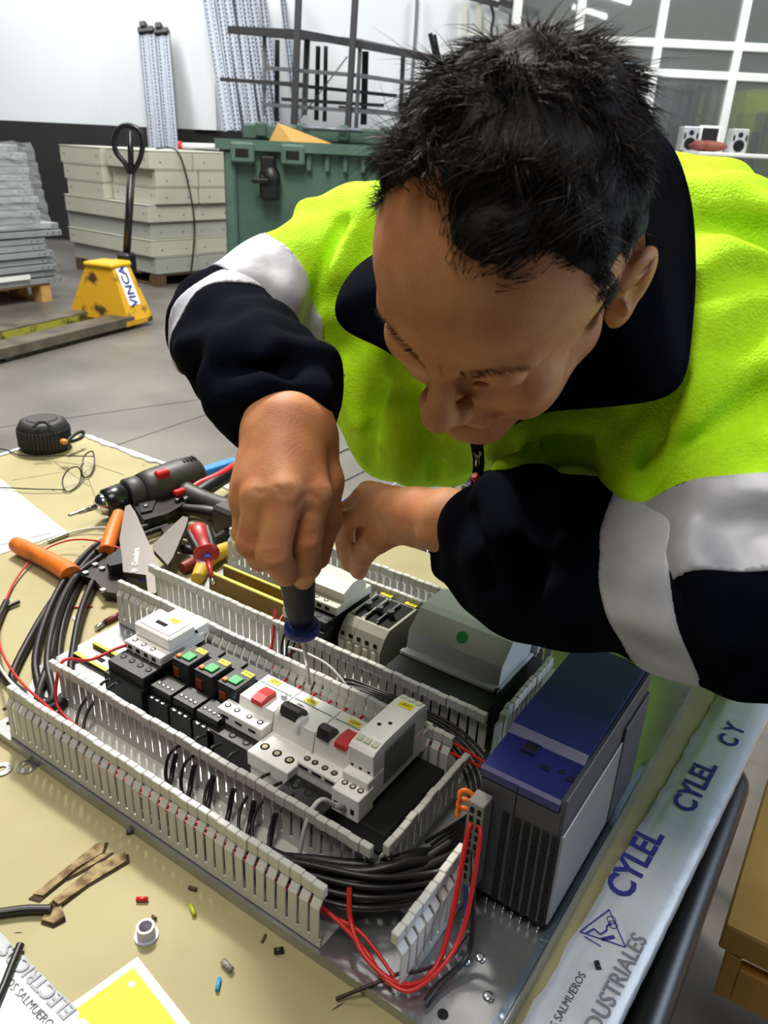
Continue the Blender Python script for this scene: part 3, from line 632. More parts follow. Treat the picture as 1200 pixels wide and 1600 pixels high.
s1, a1 = sR(880, 1560); stick_text('LOS SALMUEROS', .0095, tmR(s1 - .004, a1 + .004), mat('dark print', (70, 68, 70), .6), tR)
# triangular emblem
s1, a1 = sR(945, 1452)
def em(pts, w, closed=False):
    mb = MB(); P = [onR(s1 + x, a1 + y, .0036) for x, y in pts]
    if closed: P.append(P[0])
    for p, q in zip(P[:-1], P[1:]):
        d = (q - p); n_ = Vector((d.y, -d.x, 0)).normalized() * w / 2; mb.add([p - n_, q - n_, q + n_, p + n_], [(0, 1, 2, 3)])
    return mb
e = em([(-.017, -.017), (.022, -.005), (-.006, .022)], .0012, True); e2 = em([(-.015, -.012), (-.006, -.008), (-.008, -.001), (0, .002), (.004, .0), (.009, .003)], .0016)
e3 = em([(-.012, .002), (-.002, .010)], .0036); e4 = em([(-.019, -.012), (-.019, .004)], .0012)
for k, (cx_, cy_) in enumerate(((.009, .004), (.013, .001))): e4.v += []; q = em([(cx_ + .004 * math.cos(t), cy_ + .004 * math.sin(t)) for t in np.linspace(0, 6.28, 14)], .0008); e.add(q.v, q.f)
for q in (e2, e3, e4): e.add(q.v, q.f)
o = e.build('printed_emblem', M_blue_ink, tR)
# near left tape lettering
nd = (NB - NA).normalized(); ns = Vector((nd.y, -nd.x, 0))
def tmN(s, a, h=.0032, fl=0):
    c = (NA + Vector((0, 0, h))) + nd * s + ns * a; M = Matrix(((nd.x, -ns.x, 0, c.x), (nd.y, -ns.y, 0, c.y), (0, 0, 1, c.z), (0, 0, 0, 1))); return M
def sN(px, py): q = onz(px, py, TB + .003) - NA; return q.dot(nd), q.dot(ns)
s1, a1 = sN(45, 1567); stick_text('LOS SALMUEROS', .0095, tmN(s1, a1), mat('dark print', (70, 68, 70), .6), tN)
s1, a1 = sN(58, 1530); stick_text('ELECTRICOS', .017, tmN(s1, a1) @ RZ(math.pi), mat('pale grey print', (150, 152, 160), .6), tN, .0002)
# scuffs, pencil lines and torn patch on the cardboard
sc_ = MB(); r = random.Random(11)
for k in range(70):
    x = r.uniform(-.7, .6); y = r.uniform(-.2, .0) if k % 2 else r.uniform(.1, .68)
    if -.09 < x < .62 and -.02 < y < .7: continue
    a = r.uniform(0, 3.14); L = r.uniform(.002, .011); wd = r.uniform(.0004, .0015)
    sc_.add([(x + L * math.cos(a), y + L * math.sin(a), TB + .0004), (x - wd * math.sin(a), y + wd * math.cos(a), TB + .0004), (x - L * math.cos(a), y - L * math.sin(a), TB + .0004), (x + wd * math.sin(a), y - wd * math.cos(a), TB + .0004)], [(0, 1, 2, 3)])
for (a, b) in (((135, 722), (195, 742)), ((20, 750), (108, 736)), ((85, 722), (140, 760)), ((135, 740), (150, 780))):
    A = onz(*a, TB + .0005); B = onz(*b, TB + .0005); n_ = Vector(((B - A).y, -(B - A).x, 0)).normalized() * .0005; sc_.add([A - n_, A + n_, B + n_, B - n_], [(0, 1, 2, 3)])
part(sc_, 'scuff_marks', M_scuff, bench, 'stuff')
tp = MB(); tq = MB()
def flake(pts, h=.003, k=0):
    P = [onz(x, y, TB + .0006) for x, y in pts]; c = sum(P, Vector()) / len(P)
    Q = [p + Vector((0, 0, h * (.3 + .7 * ((i * 37 + k) % 10) / 10))) for i, p in enumerate(P)]
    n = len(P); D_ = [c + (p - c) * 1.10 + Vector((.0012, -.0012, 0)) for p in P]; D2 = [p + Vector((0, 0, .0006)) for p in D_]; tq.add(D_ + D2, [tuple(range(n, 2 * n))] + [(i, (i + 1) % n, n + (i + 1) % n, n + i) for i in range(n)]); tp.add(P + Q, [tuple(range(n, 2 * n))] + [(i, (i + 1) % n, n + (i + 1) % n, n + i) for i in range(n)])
M_torn = mat('torn cardboard core', (156, 138, 98), .85, col2=(96, 76, 48), vs=90, stops=(.35, .6))
flake([(52, 1398), (150, 1322), (165, 1318), (160, 1334), (120, 1360), (68, 1402)], .004)
flake([(82, 1408), (150, 1352), (196, 1336), (198, 1348), (140, 1382), (92, 1418)], .005, 3)
flake([(72, 1426), (96, 1418), (102, 1436), (84, 1446), (66, 1440)], .005, 5)
flake([(108, 1372), (150, 1338), (176, 1332), (150, 1350)], .002, 7)
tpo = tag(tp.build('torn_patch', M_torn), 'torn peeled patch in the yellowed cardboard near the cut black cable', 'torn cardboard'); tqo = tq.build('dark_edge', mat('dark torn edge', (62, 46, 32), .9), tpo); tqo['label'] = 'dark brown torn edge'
# push handle tube of the trolley beyond the right bench edge
th = thing('push_handle', 'black round steel push handle below the right bench edge', 'handle', (.69, .3, FLOOR))
mb = MB(); mb.tube([(.70, -.35, -.085), (.695, .0, -.085), (.690, .30, -.085), (.688, .50, -.085), (.684, .545, -.088), (.666, .565, -.095), (.64, .566, -.10)], .0235, 20, 8); part(mb, 'tube', mat('black powder coat', (22, 22, 24), .35), th)
mb = MB(); mb.box(.60, .68, .545, .585, -.13, -.05, .004); mb.box(.60, .64, .54, .59, FLOOR, -.05, .004); part(mb, 'bracket', M_dark, th)

# ================================================================ the mounting plate
M_plate = mat('galvanised mounting plate', (176, 178, 182), .27, .85, var=.12, vs=14, rvar=.12, bump=.03, bs=300)
plate = thing('mounting_plate', 'galvanised steel mounting plate carrying the wiring ducts and devices', 'mounting plate', (.25, .3, TB))
px0, px1, py0, py1 = -.095, .612, -.002, .585
mb = MB(); mb.prism([(-.035, -.004), (px1, -.004), (px1, py1), (px0, py1), (px0, .10), (-.035, .03)], -.0115, 0.0); part(mb, 'plate', M_plate, plate)
mb = MB(); mb.box(px1 - .0015, px1, -.004, py1, 0.0001, .012); part(mb, 'edge_lip', M_plate, plate)
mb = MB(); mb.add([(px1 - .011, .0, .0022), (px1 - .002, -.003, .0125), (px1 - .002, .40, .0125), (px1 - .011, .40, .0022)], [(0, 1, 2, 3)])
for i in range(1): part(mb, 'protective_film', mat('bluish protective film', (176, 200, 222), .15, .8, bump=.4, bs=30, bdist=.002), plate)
for (x, y) in ((570, 1), ):
    pass
for (px_, py_) in ((692, 1585), (120, 1035), (8, 1108), (14, 1130)):
    q = onz(px_, py_, 0); mb = MB(); mb.cyl((q.x, q.y, .0001), (q.x, q.y, .0006), .0045 if px_ > 600 else .003, n=16); part(mb, 'hole', M_hole, plate)
def screw(x, y, z=0.0, r=.0048, par=None, name='screw'):
    mb = MB(); mb.lathe((x, y, z), (0, 0, 1), [(0, r), (.001, r), (.0022, r * .8), (.0028, r * .45)], 14); mb.box(x - r * .6, x + r * .6, y - .0005, y + .0005, z + .0026, z + .003)
    return part(mb, name, M_steel, par)
for (px_, py_) in ((763, 1558), (726, 1501), (352, 1238), (672, 1470), (750, 1497)): q = onz(px_, py_, 0); screw(q.x, q.y, 0.0001, .005, plate)
# DIN rails
M_rail = mat('yellow passivated rail', (204, 196, 84), .28, 1.0, var=.12, vs=20)
M_railin = M_rail
def din(label, x0, x1, yc, z=0.0):
    t = thing('din_rail', label, 'rail', ((x0 + x1) / 2, yc, z))
    mb = MB(); pr = [(-.0175, .0075), (-.0125, .0075), (-.0125, .001), (.0125, .001), (.0125, .0075), (.0175, .0075), (.0175, .0062), (.0137, .0062), (.0137, 0), (-.0137, 0), (-.0137, .0062), (-.0175, .0062)]
    mb.prism([(yc + a, z + b) for a, b in pr], x0, x1, None, 'x'); part(mb, 'rail', M_rail, t)
    mb = MB(); mb.box(x0 + .002, x1 - .002, yc - .0122, yc + .0122, z + .00102, z + .0011); part(mb, 'rail_floor', M_steel, t)
    x = x0 + .03
    while x < x1 - .02:
        hb = MB(); hb.box(x - .009, x + .009, yc - .003, yc + .003, z + .0012, z + .0016, .0); part(hb, 'slot', M_hole, t); x += .036
    return t
din('yellow passivated rail carrying the front row of devices', -.075, .44, .156, .0)
rl2 = din('tall yellow passivated rail behind the second duct, open end by the red screwdriver', -.058, .445, .385, .0)
mb = MB(); mb.box(-.058, .14, .398, .402, .0, .034); mb.box(-.058, .14, .368, .372, .0, .034); part(mb, 'raised_side', mat('rail side with painted reflection', (150, 118, 58), .35, .8), rl2); mb = MB(); mb.box(-.058, .14, .3675, .3745, .0335, .036, .001); mb.box(-.058, .14, .3965, .4025, .0338, .036, .001); part(mb, 'raised_lip', mat('bright yellow lip', (206, 204, 96), .3, .5), rl2)  # side colour paints in the brown reflections on the yellow rail metal

# ---- slotted wiring ducts
PITCH = .0125; DH = .068
def finger_mesh():
    mb = MB(); w = .0046
    # upright blade bends inward (+y) under a thick cap
    pr = [(0, .0105), (.0016, .0105), (.0016, .046), (.0072, .0535), (.0072, .0575), (.0056, .0575), (.0056, .0545), (0, .0475)]
    n = len(pr)
    vs = [(-w, a, b) for a, b in pr] + [(w, a, b) for a, b in pr]
    mb.add(vs, [tuple(range(n)), tuple(range(n, 2 * n))[::-1]] + [(i, (i + 1) % n, n + (i + 1) % n, n + i) for i in range(n)])
    mb.box(-.0061, .0061, .0046, .0114, .0560, DH, .0008)
    me_o = mb.build('finger', M_duct); me = me_o.data; bpy.data.objects.remove(me_o); return me
FM = finger_mesh()
def wall(t, o, d, n, inward, name='side_wall', skip=()):
    """one slotted side wall: n fingers from o along d, caps leaning inward"""
    d = Vector(d).normalized(); i = Vector(inward).normalized(); L = n * PITCH; o = Vector(o)
    F = Matrix(((d.x, i.x, 0, o.x), (d.y, i.y, 0, o.y), (0, 0, 1, o.z), (0, 0, 0, 1)))
    mb = MB(); mb.box(0, L, 0, .0016, 0.0004, .0112, 0, F)
    for k in range(n):
        mb.cyl(F @ Vector((PITCH * (k + .5), -.0001, .006)), F @ Vector((PITCH * (k + .5), -.0003, .006)), .0008, n=6)
    w = part(mb, name, M_duct, t)
    for k in range(n):
        if k in skip: continue
        f = link('finger', FM, t); f.matrix_parent_inverse = t.matrix_basis.inverted()
        jit = rnd.uniform(-.012, .012)
        f.matrix_basis = F @ T(PITCH * (k + .5), 0, 0) @ RX(-jit) @ RZ(rnd.uniform(-.02, .02))
    return w
def duct(label, loc): return thing('wiring_duct', label, 'wiring duct', loc, 0, 'slotted grey wiring ducts on the plate')
def dfloor(t, x0, x1, y0, y1):
    mb = MB(); mb.box(x0, x1, y0, y1, 0.0003, .0014)
    k = x0 + .02
    part(mb, 'duct_base', M_duct, t)
d1 = duct('slotted grey wiring duct nearest the camera, full of black cables', (.225, .037, 0))
dfloor(d1, 0, .45, 0, .0733); wall(d1, (0, 0, 0), (1, 0, 0), (0, 1, 0) and 36, (0, 1, 0)); wall(d1, (-.006, .0733, 0), (1, 0, 0), 37, (0, -1, 0))
d2 = duct('slotted grey wiring duct in the middle, between the two rows of devices', (.18, .264, 0))
dfloor(d2, -.095, .449, .228, .300); wall(d2, (-.095, .228, 0), (1, 0, 0), 43, (0, 1, 0)); wall(d2, (-.098, .300, 0), (1, 0, 0), 44, (0, -1, 0))
d3 = duct('slotted grey wiring duct farthest away, beneath the left forearm', (.1, .475, 0))
dfloor(d3, -.095, .45, .445, .508); wall(d3, (-.095, .445, 0), (1, 0, 0), 43, (0, 1, 0)); wall(d3, (-.095, .508, 0), (1, 0, 0), 43, (0, -1, 0))
d4 = duct('slotted grey wiring duct running crosswise beside the blue drive', (.49, .3, 0))
dfloor(d4, .457, .528, .0734, .51); wall(d4, (.457, .074, 0), (0, 1, 0), 12, (1, 0, 0)); wall(d4, (.457, .302, 0), (0, 1, 0), 11, (1, 0, 0)); wall(d4, (.528, .005, 0), (0, 1, 0), 9, (-1, 0, 0)); wall(d4, (.519, .36, 0), (0, 1, 0), 11, (-1, 0, 0))

# ================================================================ devices
M_grn = mat('green lever', (24, 150, 70), .4); M_org = mat('orange plastic', (232, 110, 24), .4)
M_glass = mat('smoked clear cover', (60, 60, 62), .12, alpha=.75)
def pt(par, name, m, *boxes, b=.0008, M=None, cyls=()):
    mb = MB()
    for q in boxes: mb.box(*q, b, M)
    for (a, c, r) in cyls: mb.cyl(a, c, r, n=12)
    return part(mb, name, m, par)
def label_(par, x, y, z, w=.014, h=.007, rot=0, txt='-K05', tilt=0):
    M = T(x, y, z) @ RZ(rot) @ RX(tilt); mb = MB(); mb.box(-w / 2, w / 2, -h / 2, h / 2, 0, .0006, 0, M); o = part(mb, 'marker_label', M_yel, par)
    tt = text(txt, h * .75, M @ T(0, 0, .0008), M_ink, None, 'lettering', .00005); tt.parent = o; tt.matrix_parent_inverse = Matrix()
    tt.matrix_basis = M @ T(0, 0, .0008); return o
def term_holes(par, xs, y, z, r=.0028, m=None, name='screw_hole'):
    for x in xs:
        mb = MB(); mb.cyl((x, y, z - .001), (x, y, z + .0002), r, n=14); part(mb, name, M_hole, par)
        mb = MB(); mb.cyl((x, y, z), (x, y, z + .0004), r * .62, n=10); part(mb, 'screw_head', m or M_steel, par)
def slots(par, xs, y, z, w=.003, h=.004):
    for x in xs: mb = MB(); mb.box(x - w, x + w, y - .0004, y + .0003, z - h / 2, z + h / 2); part(mb, 'wire_slot', M_hole, par)
# 1. contactor with white add-on block
c1 = thing('contactor', 'black contactor under a white add-on block at the left end of the front row', 'contactor', (.065, .16, .0077))
pt(c1, 'body', M_black, (.036, .098, .112, .208, .0077, .058)); pt(c1, 'lower_terminals', M_black, (.034, .10, .106, .13, .0077, .045))
pt(c1, 'terminal_deck', M_dark, (.036, .098, .112, .145, .0575, .0595)); term_holes(c1, (.046, .061, .076, .090), .128, .0597, .004, M_dark)
cap1 = thing('auxiliary_block', 'white add-on block with small display on the black contactor', 'auxiliary block', (.065, .175, .06))
pt(cap1, 'base', M_white, (.034, .097, .140, .212, .0602, .072)); pt(cap1, 'upper_body', M_white, (.034, .097, .156, .198, .072, .090), b=.002)
pt(cap1, 'rear_step', M_white, (.040, .095, .198, .222, .066, .082), b=.001); pt(cap1, 'lid_plate', M_white, (.038, .092, .160, .194, .0902, .0915), b=.0005)
slots(cap1, (.044, .058, .072, .086), .140, .066, .0035, .005); term_holes(cap1, (.044, .060, .076), .148, .0722, .0035, M_white)
pt(cap1, 'display', M_hole, (.056, .074, .170, .176, .0916, .0919), b=0); label_(cap1, .074, .186, .0918, .014, .008, 0, '-K01')
for k in range(3): pt(cap1, 'partition', M_white, (.050 + .0145 * k, .0512 + .0145 * k, .1385, .150, .0603, .0722), b=.0002)
slots(cap1, (.096,), .199, .079)
# 2. three plug-in relays with green levers on black sockets
for k in range(3):
    x0 = .103 + .0375 * k; w = .034
    t = thing('plug_in_relay', ('left', 'middle', 'right')[k] + ' one of three black relays with a green lever and yellow marker', 'relay', (x0 + w / 2, .165, .0077), 0, 'black plug-in relays with green levers')
    pt(t, 'socket_base', M_black, (x0, x0 + w, .112, .215, .0077, .038)); pt(t, 'socket_shoulder', M_black, (x0, x0 + w, .118, .145, .038, .050)); pt(t, 'socket_back', M_black, (x0, x0 + w, .188, .208, .038, .062))
    pt(t, 'relay_case', M_glass, (x0 + .003, x0 + w - .003, .150, .184, .038, .071), b=.001)
    pt(t, 'coil', mat('copper coil', (150, 74, 40), .4, .4), (x0 + .006, x0 + .016, .148, .150, .048, .062)); pt(t, 'top_plate', M_dark, (x0 + .003, x0 + w - .003, .150, .184, .0712, .0722), b=.0003)
    pt(t, 'lever', M_grn, (x0 + .012, x0 + .026, .156, .170, .0722, .0745), b=.0006); pt(t, 'test_flag', M_org, (x0 + .006, x0 + .012, .154, .160, .0722, .0752), b=.0004)
    label_(t, x0 + .022, .180, .0724, .015, .008, 0, '-K0%d' % (k + 2))
    for j in range(4):
        xx = x0 + .006 + j * .0073
        term_holes(t, (xx,), .127, .0502, .0026, M_steel, 'terminal_hole')
    for j in range(3):
        xx = x0 + .008 + j * .009; pt(t, 'socket_screw', M_steel, cyls=(((xx, .114, .0385), (xx, .114, .0392), .0026),))
# 3. modular breakers
def toggle(par, x0, x1, y, z, m=M_black):
    mb = MB(); mb.prism([(y - .010, z), (y + .010, z), (y + .008, z + .005), (y + .004, z + .010), (y - .002, z + .0125), (y - .007, z + .0115), (y - .009, z + .005)], x0, x1, None, 'x'); return part(mb, 'toggle', m, par)
def modular(label, x0, x1, ys, parts_, top=.070):
    t = thing('circuit_breaker', label, 'circuit breaker', ((x0 + x1) / 2, .155, .0077), 0, 'white modular breakers in the front row')
    pt(t, 'body', M_white, (x0, x1, ys + .002, .214, .0077, .047), b=.001); mb = MB()
    mb.prism([(.146, .047), (.150, top), (.197, top), (.203, .052), (.203, .047)], x0 + .0002, x1 - .0002, None, 'x'); part(mb, 'front_housing', M_white, t)
    mb = MB(); mb.box(x0 + .002, x1 - .002, .1815, .1825, top + .0001, top + .0005); part(mb, 'green_line', mat('green print', (30, 110, 80), .5), t); return t
b1 = modular('white motor breaker with a red button, next to the black relays', .216, .266, .132, 0)
mb = MB(); mb.prism([(.147, .0702), (.173, .0702), (.172, .0765), (.158, .0785), (.148, .0755)], .235, .250, None, 'x'); part(mb, 'red_button', M_red, b1)
pt(b1, 'lower_block', M_black, (.200, .268, .112, .134, .0077, .040)); pt(b1, 'terminal_strip', M_white, (.200, .266, .130, .149, .0402, .058), b=.001); term_holes(b1, (.208, .222, .240, .256), .139, .0582, .0036, M_white)
slots(b1, (.212, .232, .252), .130, .050, .005, .003); pt(b1, 'clip', M_steel, (.256, .262, .172, .178, .0702, .074)); label_(b1, .232, .1905, .0702, .015, .008, 0, '-Q01')
term_holes(b1, (.212, .232, .252), .121, .0402, .0045, M_black)
b2 = modular('white three pole breaker with black toggle and white cam, middle of the breakers', .267, .323, .108, 0)
toggle(b2, .274, .298, .160, .0702); mb = MB(); mb.cyl((.268, .158, .066), (.276, .158, .066), .010, n=18); mb.cyl((.298, .155, .066), (.304, .155, .066), .010, n=18); part(mb, 'white_cam', M_white, b2)
pt(b2, 'shoulder', M_white, (.2668, .3232, .106, .1455, .030, .0478), b=.001); term_holes(b2, (.278, .295, .312), .122, .0480, .0052, mat('dull brass', (150, 140, 112), .4, .6)); label_(b2, .287, .188, .0702, .015, .008, 0, '-Q02')
text_o = text('iC60N', .0035, T(.282, .176, .0705), M_ink, None, 'lettering'); text_o.parent = b2; text_o.matrix_parent_inverse = b2.matrix_basis.inverted()
b3 = modular('white breaker with a black toggle and a red button, beside the tall white relay', .324, .376, .118, 0)
toggle(b3, .328, .343, .156, .0702); mb = MB(); mb.prism([(.146, .0702), (.172, .0702), (.171, .0765), (.157, .0785), (.147, .0755)], .351, .366, None, 'x'); part(mb, 'red_button', M_red, b3)
pt(b3, 'lower_block', M_black, (.322, .380, .092, .119, .0077, .038)); pt(b3, 'terminal_strip', M_white, (.324, .376, .119, .137, .0472, .056), b=.001); term_holes(b3, (.331, .341, .354, .366), .128, .0562, .0036, mat('dull brass', (150, 140, 112), .4, .6)); label_(b3, .347, .188, .0702, .015, .008, 0, '-Q03')
term_holes(b3, (.334, .351, .368), .106, .0382, .0048, M_black); slots(b3, (.333, .350, .367), .119, .0515, .006, .003)
# 4. tall white relay at the end of the row
rm = thing('monitoring_relay', 'tall narrow white relay module at the right end of the front row', 'relay module', (.396, .17, .0077))
pt(rm, 'rear_body', M_white, (.380, .411, .122, .226, .040, .072), b=.001)
mb = MB(); mb.prism([(.132, .072), (.130, .098), (.134, .101), (.150, .104), (.212, .104), (.226, .101), (.230, .094), (.230, .072)], .381, .4105, None, 'x'); part(mb, 'front_body', M_white, rm)
pt(rm, 'lower_terminals', M_white, (.379, .412, .106, .132, .034, .062), b=.001); pt(rm, 'upper_terminals', M_white, (.379, .412, .224, .244, .040, .066), b=.001)
pt(rm, 'black_base', M_black, (.380, .442, .110, .222, .0077, .034)); pt(rm, 'side_print', mat('grey printed side', (122, 124, 124), .5, var=.15, vs=400), (.4111, .4114, .150, .205, .050, .092), b=0)
term_holes(rm, (.386, .3955, .405), .119, .0622, .0034, M_offw); slots(rm, (.385, .395, .405), .106, .045, .0022, .006); slots(rm, (.385, .395, .405), .132, .080, .0016, .012)
for (x, y) in ((.391, .168), (.399, .176)): pt(rm, 'adjuster', M_hole, cyls=(((x, y, .1041), (x, y, .1045), .0022),))
for k in range(3):
    pt(rm, 'vent', M_offw, (.3835 + .009 * k, .390 + .009 * k, .138, .146, .1030, .1040), b=0); pt(rm, 'vent', M_offw, (.3835 + .009 * k, .390 + .009 * k, .218, .224, .1032, .1040), b=0)
label_(rm, .397, .209, .1043, .016, .009, 0, '-A01')
# ---- rear row
c2 = thing('contactor', 'black contactor under the cream block that the man steadies', 'contactor', (.15, .38, .0077))
pt(c2, 'body', M_black, (.130, .192, .335, .435, .0077, .060)); pt(c2, 'lower_terminals', M_black, (.128, .194, .328, .352, .0077, .048)); term_holes(c2, (.141, .157, .173, .187), .345, .0602, .0038, M_dark)
cap2 = thing('auxiliary_block', 'cream add-on block under the man\'s left fingertips', 'auxiliary block', (.155, .4, .062))
pt(cap2, 'base', M_offw, (.126, .194, .356, .436, .0615, .074)); mb = MB(); mb.prism([(.372, .074), (.372, .088), (.392, .096), (.412, .096), (.424, .084), (.424, .074)], .127, .193, None, 'x'); part(mb, 'upper_body', M_offw, cap2)
term_holes(cap2, (.138, .154, .170), .364, .0742, .0034, M_offw); slots(cap2, (.136, .150, .164, .178), .356, .068, .0035, .005)
label_(cap2, .180, .418, .089, .014, .008, 0, '-K11', -.75)
c3 = thing('contactor', 'grey contactor block with rows of terminals beside the light grey power supply', 'contactor', (.235, .4, .0077))
for i, (x0, x1) in enumerate(((.200, .222), (.2225, .268))):
    mb = MB(); mb.prism([(.352, .0077), (.352, .036), (.362, .052), (.372, .060), (.440, .060), (.452, .040), (.452, .0077)], x0, x1, None, 'x'); part(mb, 'grey_module', mat('grey device plastic', (160, 158, 146), .45), c3)
for k in range(5): pt(c3, 'terminal_tooth', M_offw, (.202 + .0132 * k, .210 + .0132 * k, .350, .353, .0077, .034)); slots(c3, (.206 + .0132 * k,), .354, .042, .003, .006)
pt(c3, 'terminal_deck', M_hole, (.204, .219, .376, .438, .0602, .0606), (.226, .264, .376, .438, .0602, .0606), b=0)
for k in range(3): pt(c3, 'busbar', M_steel, (.206 + .019 * k, .209 + .019 * k, .376, .432, .0607, .066))
for k in range(3): pt(c3, 'terminal_post', M_dark, cyls=(((.215 + .018 * k, .40, .0607), (.215 + .018 * k, .40, .071), .005),))
label_(c3, .214, .445, .0605, .018, .007, 0, '-K12'); label_(c3, .255, .445, .0605, .018, .007, 0, '-K13')
for x in (.138, .155): 
    mb = MB(); mb.lathe((x, .322, .058), (0, 0, 1), [(0, .006), (.010, .0065), (.015, .005), (.017, .002)], 14)
    pt_ = part(mb, 'white_plug', M_offw, c2)
# light grey power supply / transformer with green dot
ps = thing('power_supply', 'light grey roof-shaped power supply with a round green sticker on a black base', 'power supply', (.37, .41, .0005))
pt(ps, 'black_base', mat('matt black base', (30, 29, 28), .75), (.300, .442, .310, .470, .0005, .052), b=.001)
mb = MB(); mb.prism([(.352, .0525), (.352, .058), (.358, .0585), (.361, .082), (.385, .104), (.398, .106), (.440, .106), (.470, .070), (.474, .0525)], .304, .434, None, 'x'); part(mb, 'cover', mat('light grey enamel', (190, 192, 194), .35), ps)
pt(ps, 'cover_flange', mat('light grey enamel', (190, 192, 194), .35), (.300, .438, .348, .356, .0522, .0575), (.432, .438, .348, .478, .0522, .0575))
nrm = Vector((0, -.022, .024)).normalized(); M_ = Matrix(((1, 0, 0, .373), (0, nrm.z, nrm.y, .373), (0, -nrm.y, nrm.z, .0932), (0, 0, 0, 1)))
mb = MB(); c = M_ @ Vector((0, 0, .0005)); mb.cyl(c, M_ @ Vector((0, 0, .0009)), .0075, n=26, smooth=False); part(mb, 'green_sticker', mat('green sticker', (10, 140, 72), .5), ps)
label_(ps, .425, .405, .1063, .014, .007, 0, '-T01')
# ---- blue and grey frequency drive
vf = thing('frequency_drive', 'large dark grey frequency drive with a deep blue cover', 'frequency drive', (.56, .24, .0005))
M_vg = mat('drive grey plastic', (62, 62, 68), .5, bump=.05, bs=700); M_vb = mat('deep blue plastic', (28, 34, 98), .42, var=.05, vs=20, bump=.05, bs=600)
X0, X1, Y0, Y1, ZT = .524, .600, .128, .352, .160
pt(vf, 'grey_body', M_vg, (X0, X1, Y0, Y1, .010, .142), b=.002)
mb = MB(); mb.prism([(Y0 - .001, .143), (Y0, .150), (Y0 + .004, .152), (Y0 + .052, .154), (Y0 + .060, .160), (Y1 - .005, .163), (Y1, .158), (Y1, .143)], X0 - .001, X1 - .004, None, 'x'); part(mb, 'blue_cover', M_vb, vf)
pt(vf, 'side_strip', M_vg, (X1 - .004, X1 + .001, Y0 + .001, Y1, .118, .156), b=.0008)
pt(vf, 'heatsink_side', mat('cast aluminium side', (150, 148, 146), .42, .5, var=.05, vs=9), (X1 + .0003, X1 + .003, Y0 + .002, Y1 - .075, .012, .117), b=.0005)
pt(vf, 'rear_side', M_vg, (X1 + .0003, X1 + .004, Y1 - .074, Y1, .012, .132), b=.0008)
pt(vf, 'port', M_hole, (X0 + .018, X0 + .032, Y0 + .036, Y0 + .052, .1541, .1546), b=0); mb = MB(); mb.ring((X0 + .025, Y0 + .044, .1545), (0, 0, 1), .0085, .010, .0015, 4); part(mb, 'port_frame', M_vb, vf)
pt(vf, 'seam', M_hole, (X0 + .034, X0 + .0346, Y0 - .0012, Y0 - .0006, .012, .150), b=0)
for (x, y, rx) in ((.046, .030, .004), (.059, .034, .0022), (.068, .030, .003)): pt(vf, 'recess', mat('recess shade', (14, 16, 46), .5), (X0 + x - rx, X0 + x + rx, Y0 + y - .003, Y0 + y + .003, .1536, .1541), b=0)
for r_ in range(5):
    for c_ in range(6):
        x = X0 + .0245 + c_ * .0086 + (0 if c_ == 0 else .003); z = .116 - r_ * .0215
        if c_ == 0 and r_ == 0: z -= 0
        pt(vf, 'vent_slot', M_hole, (x, x + .0056, Y0 - .0016, Y0 + .0002, z - .0180, z), b=0)
label_(vf, X1 - .012, Y1 - .006, .1632, .016, .006, 0, '-U01')
for k, (x, y) in enumerate(((X0 + .01, Y0 + .01), (X0 + .05, Y0 + .01), (X1 - .01, Y0 + .01), (X0 + .03, Y1 - .02))): pt(vf, 'foot', M_dark, (x - .004, x + .004, y - .004, y + .004, .0005, .0102))
# terminal plugs with orange levers on the left front of the drive
M_plug = mat('grey connector plastic', (128, 128, 124), .5)
cp = thing('terminal_plug', 'grey multi-pole plug with orange levers on the drive\'s front left corner', 'terminal plug', (.535, .12, .04))
pt(cp, 'housing', M_plug, (.523, .5385, .109, .1265, .030, .128), b=.001)
for k in range(9):
    z = .120 - k * .0098; pt(cp, 'wire_slot', M_hole, (.526, .530, .1086, .1092, z - .003, z + .003), (.533, .5365, .1086, .1092, z - .003, z + .003), b=0)
for k in range(3):
    z = .126 - k * .010; mb = MB(); mb.tube([(.524, .118, z), (.517, .116, z + .004), (.513, .113, z + .001), (.514, .111, z - .004)], .0022, 8, 4); part(mb, 'orange_lever', M_org, cp)
# ================================================================ cables and wires
def cable(name, label, pts, r, m, cat='cable', group=None, n=8, sub=6):
    mb = MB(); mb.tube(pts, r, n, sub); return tag(mb.build(name, m, None, False), label, cat, group)
rc = random.Random(5)
ZC = TB + .006
outs = [[(205, 838), (140, 868), (88, 930), (45, 1000), (18, 1062), (40, 1090)],
        [(210, 826), (150, 852), (102, 905), (72, 965), (55, 1030), (62, 1085)],
        [(230, 822), (168, 846), (118, 900), (88, 960), (74, 1030), (82, 1090)],
        [(250, 815), (190, 838), (138, 890), (106, 950), (92, 1020), (98, 1085)],
        [(262, 822), (212, 842), (160, 885), (128, 950), (112, 1030), (106, 1090)],
        [(150, 862), (178, 850), (160, 868), (120, 900), (92, 960), (78, 1030), (60, 1086)],
        [(80, 1100), (30, 1078), (-6, 1040), (-8, 985), (10, 940)]]
names = ['outermost', 'second from the outside', 'third from the outside', 'fourth from the outside', 'innermost by the red offcut', 'crossing over the others', 'short one by the edge']
